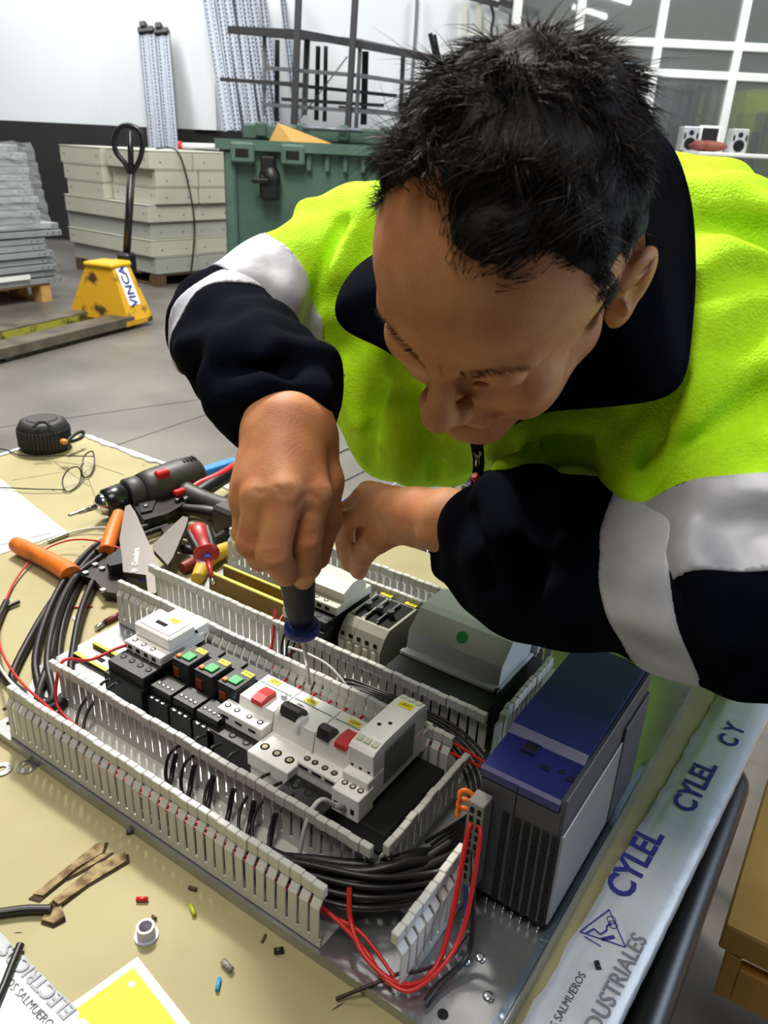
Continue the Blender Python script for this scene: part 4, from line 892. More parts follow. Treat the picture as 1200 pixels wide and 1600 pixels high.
for i, P in enumerate(outs):
    z0 = ZC + (i % 3) * .007
    pts = [onz(x, y, z0 + rc.uniform(0, .004)) for x, y in P]
    if i == 6: pts = pts[::-1]
    y = .010 + .0042 * i; z = .006 + .008 * (i % 3)
    pts += [Vector((.02, y + .004, z + .006)), Vector((.10, y, z)), Vector((.22, y + rc.uniform(-.003, .003), z + rc.uniform(0, .006))), Vector((.33, y * .9 + .004, z + .004)),
            Vector((.41, .022 + .005 * i, .018 + .007 * (i % 4))), Vector((.455, .040 + .006 * i, .020 + .008 * (i % 4))), Vector((.490 - .002 * i, .075 + .005 * i, .022 + .008 * (i % 4))), Vector((.512 - .003 * i, .118 + .004 * i, .02 + .008 * (i % 3)))]
    cable('power_cable', f'thick black cable looping off the left plate end, {names[i]}', pts, .0050, M_blkw, 'cable', 'black cable bundle', 10, 6)
for i in range(6):      # slimmer black cables filling the near duct at its right end
    y = .010 + .004 * i; z = .024 + .006 * (i % 4)
    pts = [Vector((.20 + .028 * i, .068, .034)), Vector((.203 + .028 * i, .058, .014)), Vector((.225 + .026 * i, .042, .010)), Vector((.345 + .008 * i, y + .006, z * .8)), Vector((.42, .018 + .006 * i, z + .004)), Vector((.47, .036 + .007 * i, z + .006)), Vector((.505, .075 + .006 * i, z + .002)), Vector((.519, .105, .035 + .006 * i))]
    cable('control_cable', ORD[i] + ' slim black cable from the left dropping into the near duct below the breakers', pts, .0028, M_blkw, 'cable', 'slim black cables in the near duct')
# marked cables: pale print
lt = MB()
# wires dropping from the front row through the slots of the near duct
drops = [(.045, .105, 'blk'), (.058, .105, 'blk'), (.205, .100, 'blk'), (.228, .100, 'blk'), (.252, .104, 'blk'), (.300, .098, 'blk'), (.318, .096, 'blk'), (.340, .092, 'blk')]
for i, (x, y, c) in enumerate(drops):
    z0 = .036; pts = [Vector((x, y + .006, z0)), Vector((x, y - .006, z0 + .004)), Vector((x - .002, .086, .034)), Vector((x - .001, .072, .030)), Vector((x, .060, .020)), Vector((x + .010, .048, .010)), Vector((x + .03, .040, .009))]
    if i in (2, 3): pts[3:] = [Vector((x, .072, .046)), Vector((x - .004, .058, .040)), Vector((x - .002, .050, .016)), Vector((x + .02, .042, .008)), Vector((x + .06, .036, .014))]
    cable('control_wire', (('left', 'right')[i] + ' black ferruled wire entering the front left contactor' if i < 2 else ORD[i - 2] + ' thin black wire from the left, dropping from the breakers through the duct slots'), pts, .0018, M_blkw, 'wire', ('wires into the left contactor' if i < 2 else 'thin black wires below the breakers'), 8)
    if i < 2:
        mb = MB(); mb.cyl((x, y + .009, z0 - .001), (x, y - .002, z0 + .003), .0028, .0024); tag(mb.build('ferrule', mat('grey ferrule', (82, 84, 92), .5)), ('left' if i == 0 else 'right') + ' grey ferrule on the black wires of the left contactor', 'ferrule', 'grey ferrules')
cable('red_wire', 'red wire running from the white block down into the near duct at its left end', [(.037, .140, .066), (.031, .128, .064), (.018, .100, .058), (.010, .074, .0695), (.012, .060, .055), (.030, .045, .026), (.10, .040, .02)], .0019, M_redw, 'wire')
cable('red_wire', 'long red wire looping over the table and the black cable bundle on the left', [onz(*p, TB + h) for p, h in (((190, 858), .03), ((150, 845), .03), ((105, 845), .02), ((60, 865), .012), ((25, 905), .006), ((2, 960), .006), ((0, 1010), .012), ((28, 1060), .03), ((70, 1100), .048), ((105, 1130), .05), ((140, 1165), .045))] + [Vector((.10, .03, .035)), Vector((.2, .012, .030)), Vector((.3, .010, .033)), Vector((.43, .014, .026)), Vector((.475, .022, .02)), Vector((.52, .010, .012))], .0016, M_redw, 'wire')
cable('red_wire', 'red wire lying along the near duct behind its slots', [(.12, .008, .028), (.2, .007, .040), (.3, .008, .044), (.40, .009, .038), (.45, .014, .030), (.49, .012, .016), (.515, .004, .012), (.54, .012, .012), (.552, .06, .03), (.542, .100, .098), (.535, .109, .106)], .0020, M_redw, 'wire')
cable('red_wire', 'thick red wire dropping from the grey plug and sweeping left through the duct end', [(.529, .108, .106), (.530, .100, .098), (.540, .065, .04), (.544, .04, .016), (.538, .018, .010), (.52, .006, .012), (.49, .008, .018), (.466, .022, .026), (.455, .034, .046)], .0024, M_redw, 'wire')
cable('red_wire', 'upper of two red wires from the tall white relay to the blue drive', [(.409, .240, .055), (.425, .240, .058), (.47, .232, .06), (.51, .222, .062), (.527, .216, .060)], .0018, M_redw, 'wire')
cable('red_wire', 'lower of two red wires from the tall white relay to the blue drive', [(.409, .236, .046), (.430, .234, .047), (.47, .230, .052), (.51, .224, .056), (.527, .219, .056)], .0018, M_redw, 'wire')
cable('white_wire', 'white sheathed wire leaving the foot of the tall white relay over the duct', [(.3955, .1055, .044), (.392, .094, .056), (.388, .080, .0715), (.385, .068, .066), (.383, .060, .046), (.382, .054, .018)], .0023, M_whtw, 'wire')
mb = MB(); mb.cyl((.3955, .1058, .0445), (.392, .094, .056), .0034, .003); tag(mb.build('heat_shrink', mat('clear grey sleeve', (150, 150, 148), .3)), 'grey sleeve on the white wire at the tall white relay', 'sleeve')
cable('red_wire', 'red wire rising from the middle duct to the cream add-on block', [(.130, .357, .068), (.123, .350, .062), (.122, .335, .050), (.130, .306, .04), (.15, .27, .02)], .0018, M_redw, 'wire')
cable('red_wire', 'red wire curving out of the middle duct beside the screwdriver collar', [(.185, .320, .040), (.184, .304, .042), (.170, .290, .028), (.15, .27, .012)], .0018, M_redw, 'wire')
cable('red_wire', 'red wire standing beside the screwdriver blade in the middle duct', [(.135, .300, .078), (.146, .285, .055), (.155, .270, .03), (.17, .26, .01)], .0018, M_redw, 'wire')
cable('white_wire', 'thin white wire arching through the middle duct', [(.18, .275, .050), (.21, .272, .056), (.25, .270, .054), (.29, .262, .038)], .0017, M_whtw, 'wire')
for i in range(6):
    d = .006 * i
    cable('control_wire', ORD[i] + ' black wire from the front in the bunch arching through the middle duct', [(.17 + 3 * d, .240 + d, .014), (.24 + d, .244 + d, .036 + .003 * (i % 3)), (.31, .248 + d, .054 - d * .3), (.38, .250 + d * .9, .054 - d * .2), (.43, .244 + d, .046), (.468 + d * .5, .222 + d, .036), (.492, .185 + d, .022), (.50 - d, .14, .018)], .0019, M_blkw, 'wire', 'black wires arching through the middle duct')
for i in range(3):
    cable('control_wire', ORD[i] + ' black wire from the left standing under the blue screwdriver collar', [(.150 + .010 * i, .312, .06), (.154 + .010 * i, .298, .05), (.160 + .008 * i, .284, .03), (.19, .262 + .006 * i, .012), (.25, .256, .010)], .0017, M_blkw, 'wire', 'black wires under the screwdriver')
for i in range(6):
    x = .215 + .0225 * i; cable('red_wire', ORD[i] + ' short red wire from the left behind the duct slots beside the breakers', [(x, .212, .040), (x + .002, .224, .046), (x + .002, .238, .036), (x + .01, .250, .012)], .0016, M_redw, 'wire', 'short red wires behind the breakers')
cable('cut_wire', 'thin dark cut wire sticking out over the near plate edge', [onz(525, 1561, TB + .003), onz(590, 1535, .004), onz(640, 1515, .008), Vector((.53, .022, .012)), Vector((.548, .05, .012)), Vector((.55, .085, .008))], .0016, mat('dark brown wire', (44, 24, 24), .45), 'wire')
cable('black_wire', 'pair of black wires falling from the grey plug beside the thick red one', [(.534, .108, .075), (.545, .09, .06), (.556, .075, .03), (.56, .06, .012), (.552, .03, .008), (.55, .01, .006)], .0024, M_blkw, 'wire')
cable('blue_sleeved_wire', 'blue sleeved wire behind the black wires at the foot of the grey plug', [(.529, .112, .032), (.534, .105, .018), (.540, .096, .004)], .0022, mat('dull blue sleeve', (46, 66, 130), .4), 'wire')
# steel pins put in for the bright reflections under the drive
for k in range(7):
    x = .545 + .0085 * k; mb = MB(); mb.cyl((x, .1262, .0102), (x, .1262, .0008), .0009, n=8)
    tag(mb.build('reflection_pin', M_steel), ORD[k] + ' bright reflection, shaped as a pin, from the left under the drive front', 'pin', 'row of reflections shaped as pins under the drive')

# ================================================================ loose things on the bench
def onb(px, py, h=0.0): return onz(px, py, TB + h)
# washers
for (px, py, lab) in ((42, 1199, 'steel washer lying flat on the cardboard left of the duct'), (3, 1203, 'steel washer cut by the left edge of the photo')):
    q = onb(px, py); mb = MB(); mb.ring((q.x, q.y, TB + .0004), (0, 0, 1), .0045, .0108, .0014, 30); tag(mb.build('washer', M_steel), lab, 'washer', None)
def bit(name, label, pa, pb, r, m, cat='offcut', n=10):
    a = onb(*pa, r + .0004); b = onb(*pb, r + .0004); mb = MB(); mb.cyl(a, b, r, n=n); return tag(mb.build(name, m), label, cat)
bit('wire_offcut', 'short red sleeve offcut lying level in the open cardboard', (213, 1405), (231, 1405), .0022, M_red)
bit('wire_offcut', 'short yellow green sleeve offcut near the shadow of the duct', (298, 1414), (304, 1430), .0020, mat('yellow green sleeve', (176, 190, 30), .5))
bit('wire_offcut', 'short light blue sleeve offcut beside the printed dark sleeve', (343, 1528), (339, 1548), .0018, mat('light blue sleeve', (52, 150, 200), .5))
bit('marker_sleeve', 'dark printed sleeve lying by the light blue offcut', (348, 1501), (362, 1516), .0028, mat('printed dark sleeve', (58, 36, 36), .5, col2=(150, 140, 136), vs=700, stops=(.55, .62)))
bit('cable_offcut', 'tiny dark sheath offcut next to the near corner of the duct', (428, 1486), (443, 1484), .0026, M_blkw)
bit('cable_offcut', 'thin brown sliver lying left of the dark sheath offcut', (409, 1472), (415, 1460), .0012, mat('brown sliver', (92, 72, 50), .6))
bit('cable_offcut', 'dark grey chip above the torn cardboard patch', (197, 1299), (207, 1297), .003, mat('slate plastic chip', (84, 84, 92), .5))
bit('cable_offcut', 'small brown chip beside the red offcut', (238, 1431), (244, 1436), .0014, mat('brown chip', (80, 62, 42), .6))
bit('cable_offcut', 'dark chip near the duct shadow right of the torn patch', (295, 1386), (307, 1390), .0018, mat('brown chip', (80, 62, 42), .6))
bit('ferrule', 'small white ferrule lying by the red offcut wire', (115, 964), (119, 972), .0016, M_white, 'ferrule')
bit('cable_offcut', 'black sleeve on the printed tape beside the emblem', (932, 1503), (936, 1515), .0026, M_black)
cable('red_wire', 'short red wire offcut curving on the cardboard by the cables', [onb(89, 941, .002), onb(103, 947, .002), onb(125, 949, .002), onb(145, 947, .002)], .0014, M_redw, 'wire')
cable('cut_cable', 'cut end of thick black cable at the left edge by the torn patch', [onb(-30, 1432, .005), onb(10, 1425, .005), onb(45, 1421, .005), onb(80, 1421, .005)], .0042, M_blkw, 'cable')
cable('cut_cable', 'black cable stub lying on the lettered tape in the near left corner', [onb(-12, 1580, .006), onb(5, 1543, .005), onb(20, 1505, .005), onb(32, 1476, .005)], .0036, M_blkw, 'cable')
cable('cut_cable', 'short black cable stub at the left edge beside the looping bundle', [onb(-12, 962, .005), onb(8, 950, .005), onb(30, 940, .005)], .0032, M_blkw, 'cable')
cable('white_wire', 'white wire bending round the black cables at the left plate corner', [onb(-20, 1000, .01), onb(-4, 1035, .015), onb(14, 1062, .05), onz(30, 1078, .055)], .0018, M_whtw, 'wire')
cable('white_wire', 'thin pale wire along the far side of the cable bundle', [onb(60, 852, .004), onb(110, 832, .006), onb(160, 824, .012), onb(215, 832, .015)], .0016, M_whtw, 'wire')
g = onb(229, 1463); gr = thing('grommet', 'pale lilac plastic grommet standing on the cardboard', 'grommet', g)
M_gr = mat('pale lilac plastic', (190, 186, 204), .4)
mb = MB(); mb.ring((g.x, g.y, TB + .0002), (0, 0, 1), .0062, .0105, .0018, 26); part(mb, 'flange', M_gr, gr)
mb = MB(); mb.ring((g.x, g.y, TB + .002), (0, 0, 1), .0058, .0080, .011, 26); part(mb, 'sleeve', M_gr, gr)
# yellow sign card, near edge
c0 = onb(215, 1497); ca = (onb(70, 1600) - c0).normalized(); cb = Vector((-ca.y, ca.x, 0))
if cb.dot(onb(275, 1600) - c0) < 0: cb = -cb
sg = thing('sign_card', 'bright yellow card with a white border lying at the near edge', 'card', c0)
def quad(par, name, m, o, a0, a1, b0, b1, z0, z1):
    mb = MB(); P = [o + ca * a + cb * b for a, b in ((a0, b0), (a1, b0), (a1, b1), (a0, b1))]
    mb.prism([(p.x, p.y) for p in P], z0, z1); return part(mb, name, m, par)
quad(sg, 'card', mat('white card', (226, 224, 222), .35), c0, 0, .19, 0, .11, TB + .0003, TB + .0014)
quad(sg, 'yellow_field', mat('yellow print', (236, 218, 0), .6), c0, .0075, .18, .0065, .10, TB + .0015, TB + .0018)
hq_ = onb(206, 1540); mb = MB(); mb.ring((hq_.x, hq_.y, TB + .0019), (0, 0, 1), .0016, .0027, .0003, 16); mb.cyl((hq_.x, hq_.y, TB + .0018), (hq_.x, hq_.y, TB + .002), .0016); part(mb, 'eyelet', M_white, sg)
# paper sheets at the left
for k, (lab, dz) in enumerate((('lower white sheet with faint pencil notes at the left edge', 0.0), ('upper white sheet lying slightly turned on the other', .0012))):
    P = [onb(*p) for p in (((-60, 745), (2, 750), (105, 832), (-40, 880)) if k == 0 else ((-60, 742), (-2, 748), (80, 834), (-60, 868)))]
    mb = MB(); mb.prism([(p.x, p.y) for p in P][::-1], TB + .0004 + dz, TB + .0012 + dz); s = mb.build('paper_sheet', mat('white paper', (204, 206, 210), .6)); tag(s, lab, 'paper')
mb = MB()
r = random.Random(2)
for k in range(26):
    y_ = 762 + 3.4 * (k % 24); x_ = r.uniform(-2, 40); a = onb(x_, y_ + x_ * .6, .0026); b = onb(x_ + r.uniform(6, 22), y_ + x_ * .6 + 5, .0026); n_ = Vector((0, .0005, 0)); mb.add([a - n_, a + n_, b + n_, b - n_], [(0, 1, 2, 3)])
o = mb.build('pencil_notes', mat('faint pencil', (178, 180, 190), .7)); o.parent = s; o['kind'] = 'stuff'
cable('pen', 'grey metal pen lying across the corner of the papers', [onb(75, 846, .004), onb(107, 834, .004)], .0035, M_steel, 'pen', None, 10, 1)
# portable speaker
s0 = onb(72, 700); R_ = (onb(112, 700) - onb(30, 700)).length / 2 * .98
spk = thing('portable_speaker', 'black round ribbed portable speaker with a wrist loop on the far left of the bench', 'speaker', s0)
M_rub = mat('black ribbed rubber', (34, 34, 33), .6, bump=.3, bs=120)
mb = MB(); mb.lathe((s0.x, s0.y, TB + .0005), (0, 0, 1), [(0, R_ * .86), (.008, R_ * .97), (.03, R_), (.052, R_ * .97), (.064, R_ * .86), (.068, R_ * .70)], 44); part(mb, 'casing', M_rub, spk)
for k in range(44):
    a = 2 * math.pi * k / 44; mb = MB(); mb.box(-.003, .003, R_ * .97, R_ * 1.02, .012, .050, .001, T(s0.x, s0.y, TB) @ RZ(a)); part(mb, 'rib', M_rub, spk)
mb = MB(); mb.cyl((s0.x, s0.y, TB + .0685), (s0.x, s0.y, TB + .0705), R_ * .60, R_ * .56, 36); part(mb, 'top_disc', mat('grey speaker cloth', (62, 60, 60), .8), spk)
q = onb(100, 690, .05); mb = MB(); mb.sphere(tuple(q), (.010, .008, .006)); part(mb, 'orange_button', mat('orange rubber', (206, 122, 34), .5), spk)
mb = MB(); q1 = onb(106, 690, .03); mb.tube([q1, onb(118, 678, .038), onb(130, 675, .034), onb(127, 684, .026), onb(112, 690, .024)], .004, 8, 5, True); mb.tube([onb(52, 668, .07), onb(60, 660, .078), onb(72, 660, .078), onb(78, 667, .07)], .004, 8); part(mb, 'loop', M_rub, spk)
# reading glasses
gs = thing('reading_glasses', 'thin black framed reading glasses lying open on the cardboard', 'glasses', onb(100, 740))
mb = MB(); mb.tube([onb(147, 712, .018), onb(143, 705, .030), onb(132, 712, .030), onb(128, 730, .020), onb(130, 745, .006), onb(140, 743, .004), onb(147, 728, .008)], .0015, 6, 5, True); part(mb, 'right_rim', M_black, gs)
mb = MB(); mb.tube([onb(122, 730, .030), onb(108, 733, .030), onb(98, 748, .018), onb(100, 764, .006), onb(108, 768, .003), onb(122, 758, .004), onb(127, 742, .014)], .0015, 6, 5, True); part(mb, 'left_rim', M_black, gs)
mb = MB(); mb.tube([onb(124, 734, .026), onb(127, 728, .030), onb(131, 724, .026)], .0012, 6); part(mb, 'bridge', M_black, gs)
mb = MB(); mb.tube([onb(146, 713, .020), onb(90, 712, .012), onb(35, 712, .006), onb(10, 703, .003), onb(-10, 700, .003)], .0014, 6); part(mb, 'temple_arm', M_black, gs)
mb = MB(); mb.tube([onb(102, 765, .006), onb(50, 764, .008), onb(10, 762, .006), onb(-10, 762, .005)], .0014, 6); part(mb, 'temple_arm', M_black, gs)
for nm, L_ in (('right_lens', [(146, 714, .018), (142, 707, .028), (133, 713, .028), (129, 730, .019), (131, 743, .007), (140, 741, .005), (146, 727, .009)]), ('left_lens', [(121, 732, .028), (108, 735, .028), (99, 749, .017), (101, 762, .007), (109, 766, .004), (121, 757, .005), (126, 742, .014)])):
    P = [onb(*p) for p in L_]; mb = MB(); mb.add(P, [tuple(range(len(P)))]); part(mb, nm, mat('clear lens', (235, 238, 238), .05, alpha=.12, spec=.8), gs)

# ---- cordless drill
M_dr = mat('drill grey plastic', (50, 46, 45), .5, bump=.1, bs=500)
a = onb(106, 806, .030); b = onb(312, 740, .046); ax_ = (b - a); LD = ax_.length; ax_.normalize()
dr = thing('cordless_drill', 'dark grey cordless drill with a chrome chuck lying on its side', 'drill', onb(240, 760))
k_ = LD / .27
mb = MB(); mb.lathe(a, ax_, [(0, 0.00098), (.004 * k_, 0.00366), (.008 * k_, 0.00268), (.016 * k_, 0.00268), (.02 * k_, 0.00439), (.052 * k_, 0.00512)], 14); part(mb, 'screwdriver_bit', M_steel, dr)
mb = MB(); mb.lathe(a + ax_ * .052 * k_, ax_, [(0, 0.00976), (.006 * k_, 0.01708), (.012 * k_, 0.02074), (.018 * k_, 0.02074)], 20); part(mb, 'chuck_nose', M_chrome, dr)
mb = MB(); mb.lathe(a + ax_ * .068 * k_, ax_, [(0, 0.02074), (.004 * k_, 0.02623), (.038 * k_, 0.02867), (.040 * k_, 0.02562), (.044 * k_, 0.02562)], 24); part(mb, 'chuck', mat('gloss black plastic', (26, 26, 28), .25), dr)
mb = MB(); mb.lathe(a + ax_ * .112 * k_, ax_, [(0, 0.02928), (.004 * k_, 0.03355), (.028 * k_, 0.03355), (.030 * k_, 0.03172)], 24); part(mb, 'torque_ring', M_dr, dr)
mb = MB(); mb.lathe(a + ax_ * .142 * k_, ax_, [(0, 0.03416), (.02 * k_, 0.03782), (.09 * k_, 0.04026), (.12 * k_, 0.03782), (.128 * k_, 0.02928), (.13 * k_, 0.01464)], 24); part(mb, 'motor_housing', M_dr, dr)
for k in range(4):
    c = a + ax_ * (.232 + .008 * k) * k_; s_ = Vector((0, 0, 1)).cross(ax_).normalized(); mb = MB(); F = frame(c + Vector((0, 0, .0392)), ax_); mb.box(-.002, .002, -.012, .004, -.001, .0008, 0, F); part(mb, 'cooling_slot', M_hole, dr)
mb = MB(); c = a + ax_ * .178 * k_ + Vector((0, 0, .034)); F = frame(c, ax_); mb.box(-.012, .014, -.028, -.010, -.010, .006, .003, F); part(mb, 'direction_switch', M_red, dr)
gd = (onb(360, 800, .03) - onb(285, 770, .035)).normalized(); g0 = onb(290, 770, .034)
mb = MB(); mb.tube([g0, g0 + gd * .05, g0 + gd * .11], [.022, .018, .021], 14, 5); part(mb, 'grip', M_dr, dr)
mb = MB(); F = frame(g0 + gd * .13, gd); mb.box(-.022, .028, -.045, .045, -.028, .026, .006, F); part(mb, 'battery_pack', M_dr, dr)
mb = MB(); F = frame(g0 + gd * .02 + Vector((-.01, -.022, .012)), ax_); mb.box(-.012, .010, -.006, .006, -.004, .006, .002, F); part(mb, 'trigger', M_red, dr)
F = frame(a + ax_ * .172 * k_ + Vector((0, 0, .0)) , ax_)
# ---- ratchet crimping pliers with black and red handles
M_tool = mat('burnished tool steel', (58, 54, 52), .38, .75, var=.15, vs=60)
def plate_part(par, name, pts, z0, z1, m):
    mb = MB(); P = [onb(x, y, z0) for x, y in pts]; mb.prism([(p.x, p.y) for p in P], TB + z0, TB + z1); return part(mb, name, m, par)
rp_ = thing('ratchet_crimper', 'ratchet crimping pliers with black and red handles beside the drill', 'crimping pliers', onb(250, 800))
plate_part(rp_, 'jaw_plate', [(206, 796), (232, 780), (256, 788), (290, 776), (300, 790), (262, 812), (226, 822)], .020, .032, M_tool)
plate_part(rp_, 'side_plate', [(216, 786), (236, 776), (244, 784), (238, 800), (220, 804)], .032, .036, mat('dark tool plate', (40, 40, 42), .4, .5))
mb = MB(); mb.tube([onb(285, 782, .03), onb(320, 765, .036), onb(350, 745, .04), onb(385, 722, .04)], [.011, .014, .015, .014], 12); part(mb, 'upper_handle', M_black, rp_)
mb = MB(); mb.tube([onb(282, 776, .038), onb(310, 757, .044), onb(345, 742, .048), onb(385, 716, .048)], [.003, .008, .009, .008], 8); part(mb, 'red_grip_inlay', M_red, rp_)
mb = MB(); mb.tube([onb(285, 794, .028), onb(320, 800, .028), onb(350, 805, .028), onb(395, 812, .028)], [.008, .013, .014, .013], 12); part(mb, 'lower_handle', M_black, rp_)
for (x, y) in ((228, 793), (277, 783), (290, 781)):
    c = onb(x, y, .034); mb = MB(); mb.cyl(c, c + Vector((0, 0, .006)), .005, .004, 14); part(mb, 'pivot_bolt', M_steel, rp_)
# ---- ratchet crimper with big flat jaw body and orange handles
cb_ = thing('crimping_tool', 'dark steel crimping tool with two orange handles and a white maker\'s mark', 'crimping pliers', onb(200, 880))
M_cb = mat('brown grey tool steel', (66, 60, 56), .42, .4, var=.08, vs=40)
# the big jaw stands tilted up, resting on the handles
def tilt_plate(par, name, pts, hs, thk, m):
    P = [onb(x, y, h) for (x, y), h in zip(pts, hs)]
    nrm = Vector(); c = sum(P, Vector()) / len(P)
    for i in range(len(P)): nrm += (P[i] - c).cross(P[(i + 1) % len(P)] - c)
    nrm.normalize(); P = [p - nrm * (p - c).dot(nrm) for p in P]
    Q = [p - nrm * thk * (1 if nrm.z > 0 else -1) for p in P]; n = len(P); mb = MB(); mb.add(P + Q, [tuple(range(n)), tuple(range(n, 2 * n))[::-1]] + [(i, (i + 1) % n, n + (i + 1) % n, n + i) for i in range(n)]); return part(mb, name, m, par), c, nrm
body_, bc, bn = tilt_plate(cb_, 'jaw_body', [(196, 793), (204, 791), (212, 802), (234, 850), (252, 890), (244, 930), (232, 930), (228, 898), (192, 892), (190, 870), (186, 840)], [.070, .070, .068, .056, .046, .028, .028, .040, .042, .050, .058], .010, M_cb)
tilt_plate(cb_, 'moving_jaw', [(286, 806), (294, 808), (292, 820), (270, 870), (262, 882), (240, 860), (238, 852), (262, 828)], [.050, .050, .046, .036, .034, .036, .038, .044], .009, M_cb)
plate_part(cb_, 'ratchet_plate', [(122, 892), (140, 880), (172, 864), (200, 870), (196, 936), (165, 932), (148, 912), (124, 905)], .012, .020, M_tool)
tilt_plate(cb_, 'cover_plate', [(166, 870), (190, 856), (194, 862), (192, 880), (172, 884), (166, 880)], [.042, .046, .046, .042, .040, .040], .022, mat('dark tool plate', (40, 40, 42), .4, .5))
mb = MB(); mb.tube([onb(24, 850, .018), onb(36, 856, .018), onb(70, 872, .020), onb(105, 892, .020), onb(112, 900, .020)], [.0125, .0140, .0135, .0155, .0165], 16); part(mb, 'orange_handle', mat('worn orange rubber', (214, 112, 32), .45, col2=(150, 80, 36), vs=30, stops=(.25, .45)), cb_)
mb = MB(); mb.tube([onb(186, 804, .040), onb(176, 830, .034), onb(166, 862, .026)], [.0115, .0125, .0125], 14); part(mb, 'orange_handle', mat('worn orange rubber', (214, 112, 32), .45), cb_)
for (x, y) in ((149, 884), (160, 890), (161, 924), (134, 897)):
    c = onb(x, y, .020); mb = MB(); mb.cyl(c, c + Vector((0, 0, .004)), .005, .0045, 14); part(mb, 'rivet', M_steel, cb_)
c = onb(214, 868, .05); yv_ = (onb(214, 835, .058) - onb(208, 888, .0445)); yv_ = (yv_ - (bn if bn.z > 0 else -bn) * yv_.dot(bn if bn.z > 0 else -bn)).normalized()
bn = bn if bn.z > 0 else -bn; xv_ = yv_; zv_ = bn; yy_ = zv_.cross(xv_).normalized(); xv_ = yy_.cross(zv_)
c = Vector(bc) + zv_ * .0008; tgt = onb(212, 868, .05); c = tgt - zv_ * ((tgt - Vector(bc)).dot(zv_)) + zv_ * .0006
TMx = Matrix(((xv_.x, yy_.x, zv_.x, c.x), (xv_.y, yy_.y, zv_.y, c.y), (xv_.z, yy_.z, zv_.z, c.z), (0, 0, 0, 1)))
o = text('Cembre', .013, TMx, M_white, None, 'lettering', .0001, .0003); o.parent = body_; o.matrix_parent_inverse = Matrix(); o.matrix_local = TMx
mb = MB(); cc = c - xv_ * .034; mb.ring(cc, zv_, .003, .0045, .0004, 20); mb.cyl(cc, cc + zv_ * .0004, .0014); q = mb.build('round_mark', M_white); q.parent = body_
mb = MB(); mb.sphere(tuple(onb(224, 903, .020)), (.008, .008, .006)); tag(mb.build('blue_plug', mat('blue plastic', (70, 90, 200), .4)), 'small blue plug between the jaws of the crimping tool', 'plug')
# ---- red and black screwdriver leaning on the duct
A = onz(306, 824, .105); B = onz(322, 862, .088); Cc = onz(333, 912, .070)
sd_ = thing('insulated_screwdriver', 'red and black insulated screwdriver leaning on the middle duct', 'screwdriver', Cc)
M_sdr = mat('red screwdriver plastic', (168, 36, 34), .4)
mb = MB(); mb.lathe(A, B - A, [(0, .008), (.006, .0160), (.018, .0190), (.034, .0165), (.05, .0140), ((B - A).length, .0145)], 20); part(mb, 'handle', M_sdr, sd_)
for k in (0, 2.1, 4.2):
    dv = (B - A).normalized(); u_ = dv.orthogonal().normalized(); u_ = Matrix.Rotation(k, 3, dv) @ u_; mb = MB(); mb.tube([A + dv * .014 + u_ * .0150, A + dv * .035 + u_ * .0135, A + dv * .055 + u_ * .0110], .0075, 8); part(mb, 'black_grip', M_black, sd_)
mb = MB(); dv = (Cc - B).normalized(); mb.lathe(B, dv, [(0, .015), (.003, .0190), (.006, .0190), (.009, .010)], 22); part(mb, 'collar', M_sdr, sd_)
mb = MB(); mb.cyl(B + dv * .009, B + dv * .016, .0055, .0045); part(mb, 'blue_ring', mat('blue plastic', (70, 90, 200), .4), sd_)
mb = MB(); mb.cyl(B + dv * .016, Cc - dv * .012, .0042, .0036); part(mb, 'insulated_shaft', M_sdr, sd_)
mb = MB(); mb.cyl(Cc - dv * .012, Cc, .0026, .0022); part(mb, 'tip', M_steel, sd_)
# ---- pliers with yellow grip and dark red grip, lying between drill and plate
yp = thing('yellow_pliers', 'pliers with worn yellow and red grips lying behind the middle duct', 'pliers', onb(330, 870))
mb = MB(); mb.tube([onb(372, 852, .02), onb(345, 862, .02), onb(322, 878, .02), onb(308, 905, .02)], [.010, .013, .013, .010], 14); part(mb, 'yellow_grip', mat('worn yellow grip', (196, 156, 40), .5, col2=(120, 84, 30), vs=30, stops=(.2, .4)), yp)
mb = MB(); mb.tube([onb(322, 868, .010), onb(300, 880, .012), onb(284, 888, .012)], [.009, .010, .009], 14); part(mb, 'red_grip', mat('dark red grip', (120, 40, 34), .45), yp)
mb = MB(); mb.tube([onb(372, 852, .018), onb(395, 842, .016), onb(415, 836, .014)], [.008, .010, .004], 10); part(mb, 'jaws', M_tool, yp)
cp_ = thing('side_cutters', 'dark handled side cutters lying under the red screwdriver', 'pliers', onb(300, 850))
mb = MB(); mb.tube([onb(270, 830, .012), onb(300, 838, .014), onb(330, 846, .014), onb(368, 822, .012)], [.006, .008, .009, .008], 12); part(mb, 'handle', M_black, cp_)
mb = MB(); mb.tube([onb(262, 850, .012), onb(290, 858, .014), onb(330, 862, .014), onb(360, 850, .012)], [.006, .008, .009, .008], 12); part(mb, 'handle', M_black, cp_)
plate_part(cp_, 'jaw', [(252, 836), (272, 828), (280, 846), (262, 852)], .004, .018, M_tool)
bit('red_pen', 'dark red pen with a metal end lying before the middle duct', (165, 972), (195, 956), .0045, mat('dark red barrel', (110, 34, 30), .4), 'pen')
bit('pen_tip', 'grey metal end of the dark red pen', (150, 982), (165, 972), .0038, M_steel, 'pen tip')
mb = MB(); F = frame(onb(340, 732, .01), onb(375, 720, 0) - onb(318, 738, 0)); mb.box(-.05, .05, -.012, .012, -.006, .010, .002, F); tag(mb.build('blue_case', mat('bright blue plastic', (44, 128, 210), .4)), 'bright blue narrow case by the end of the drill', 'case')
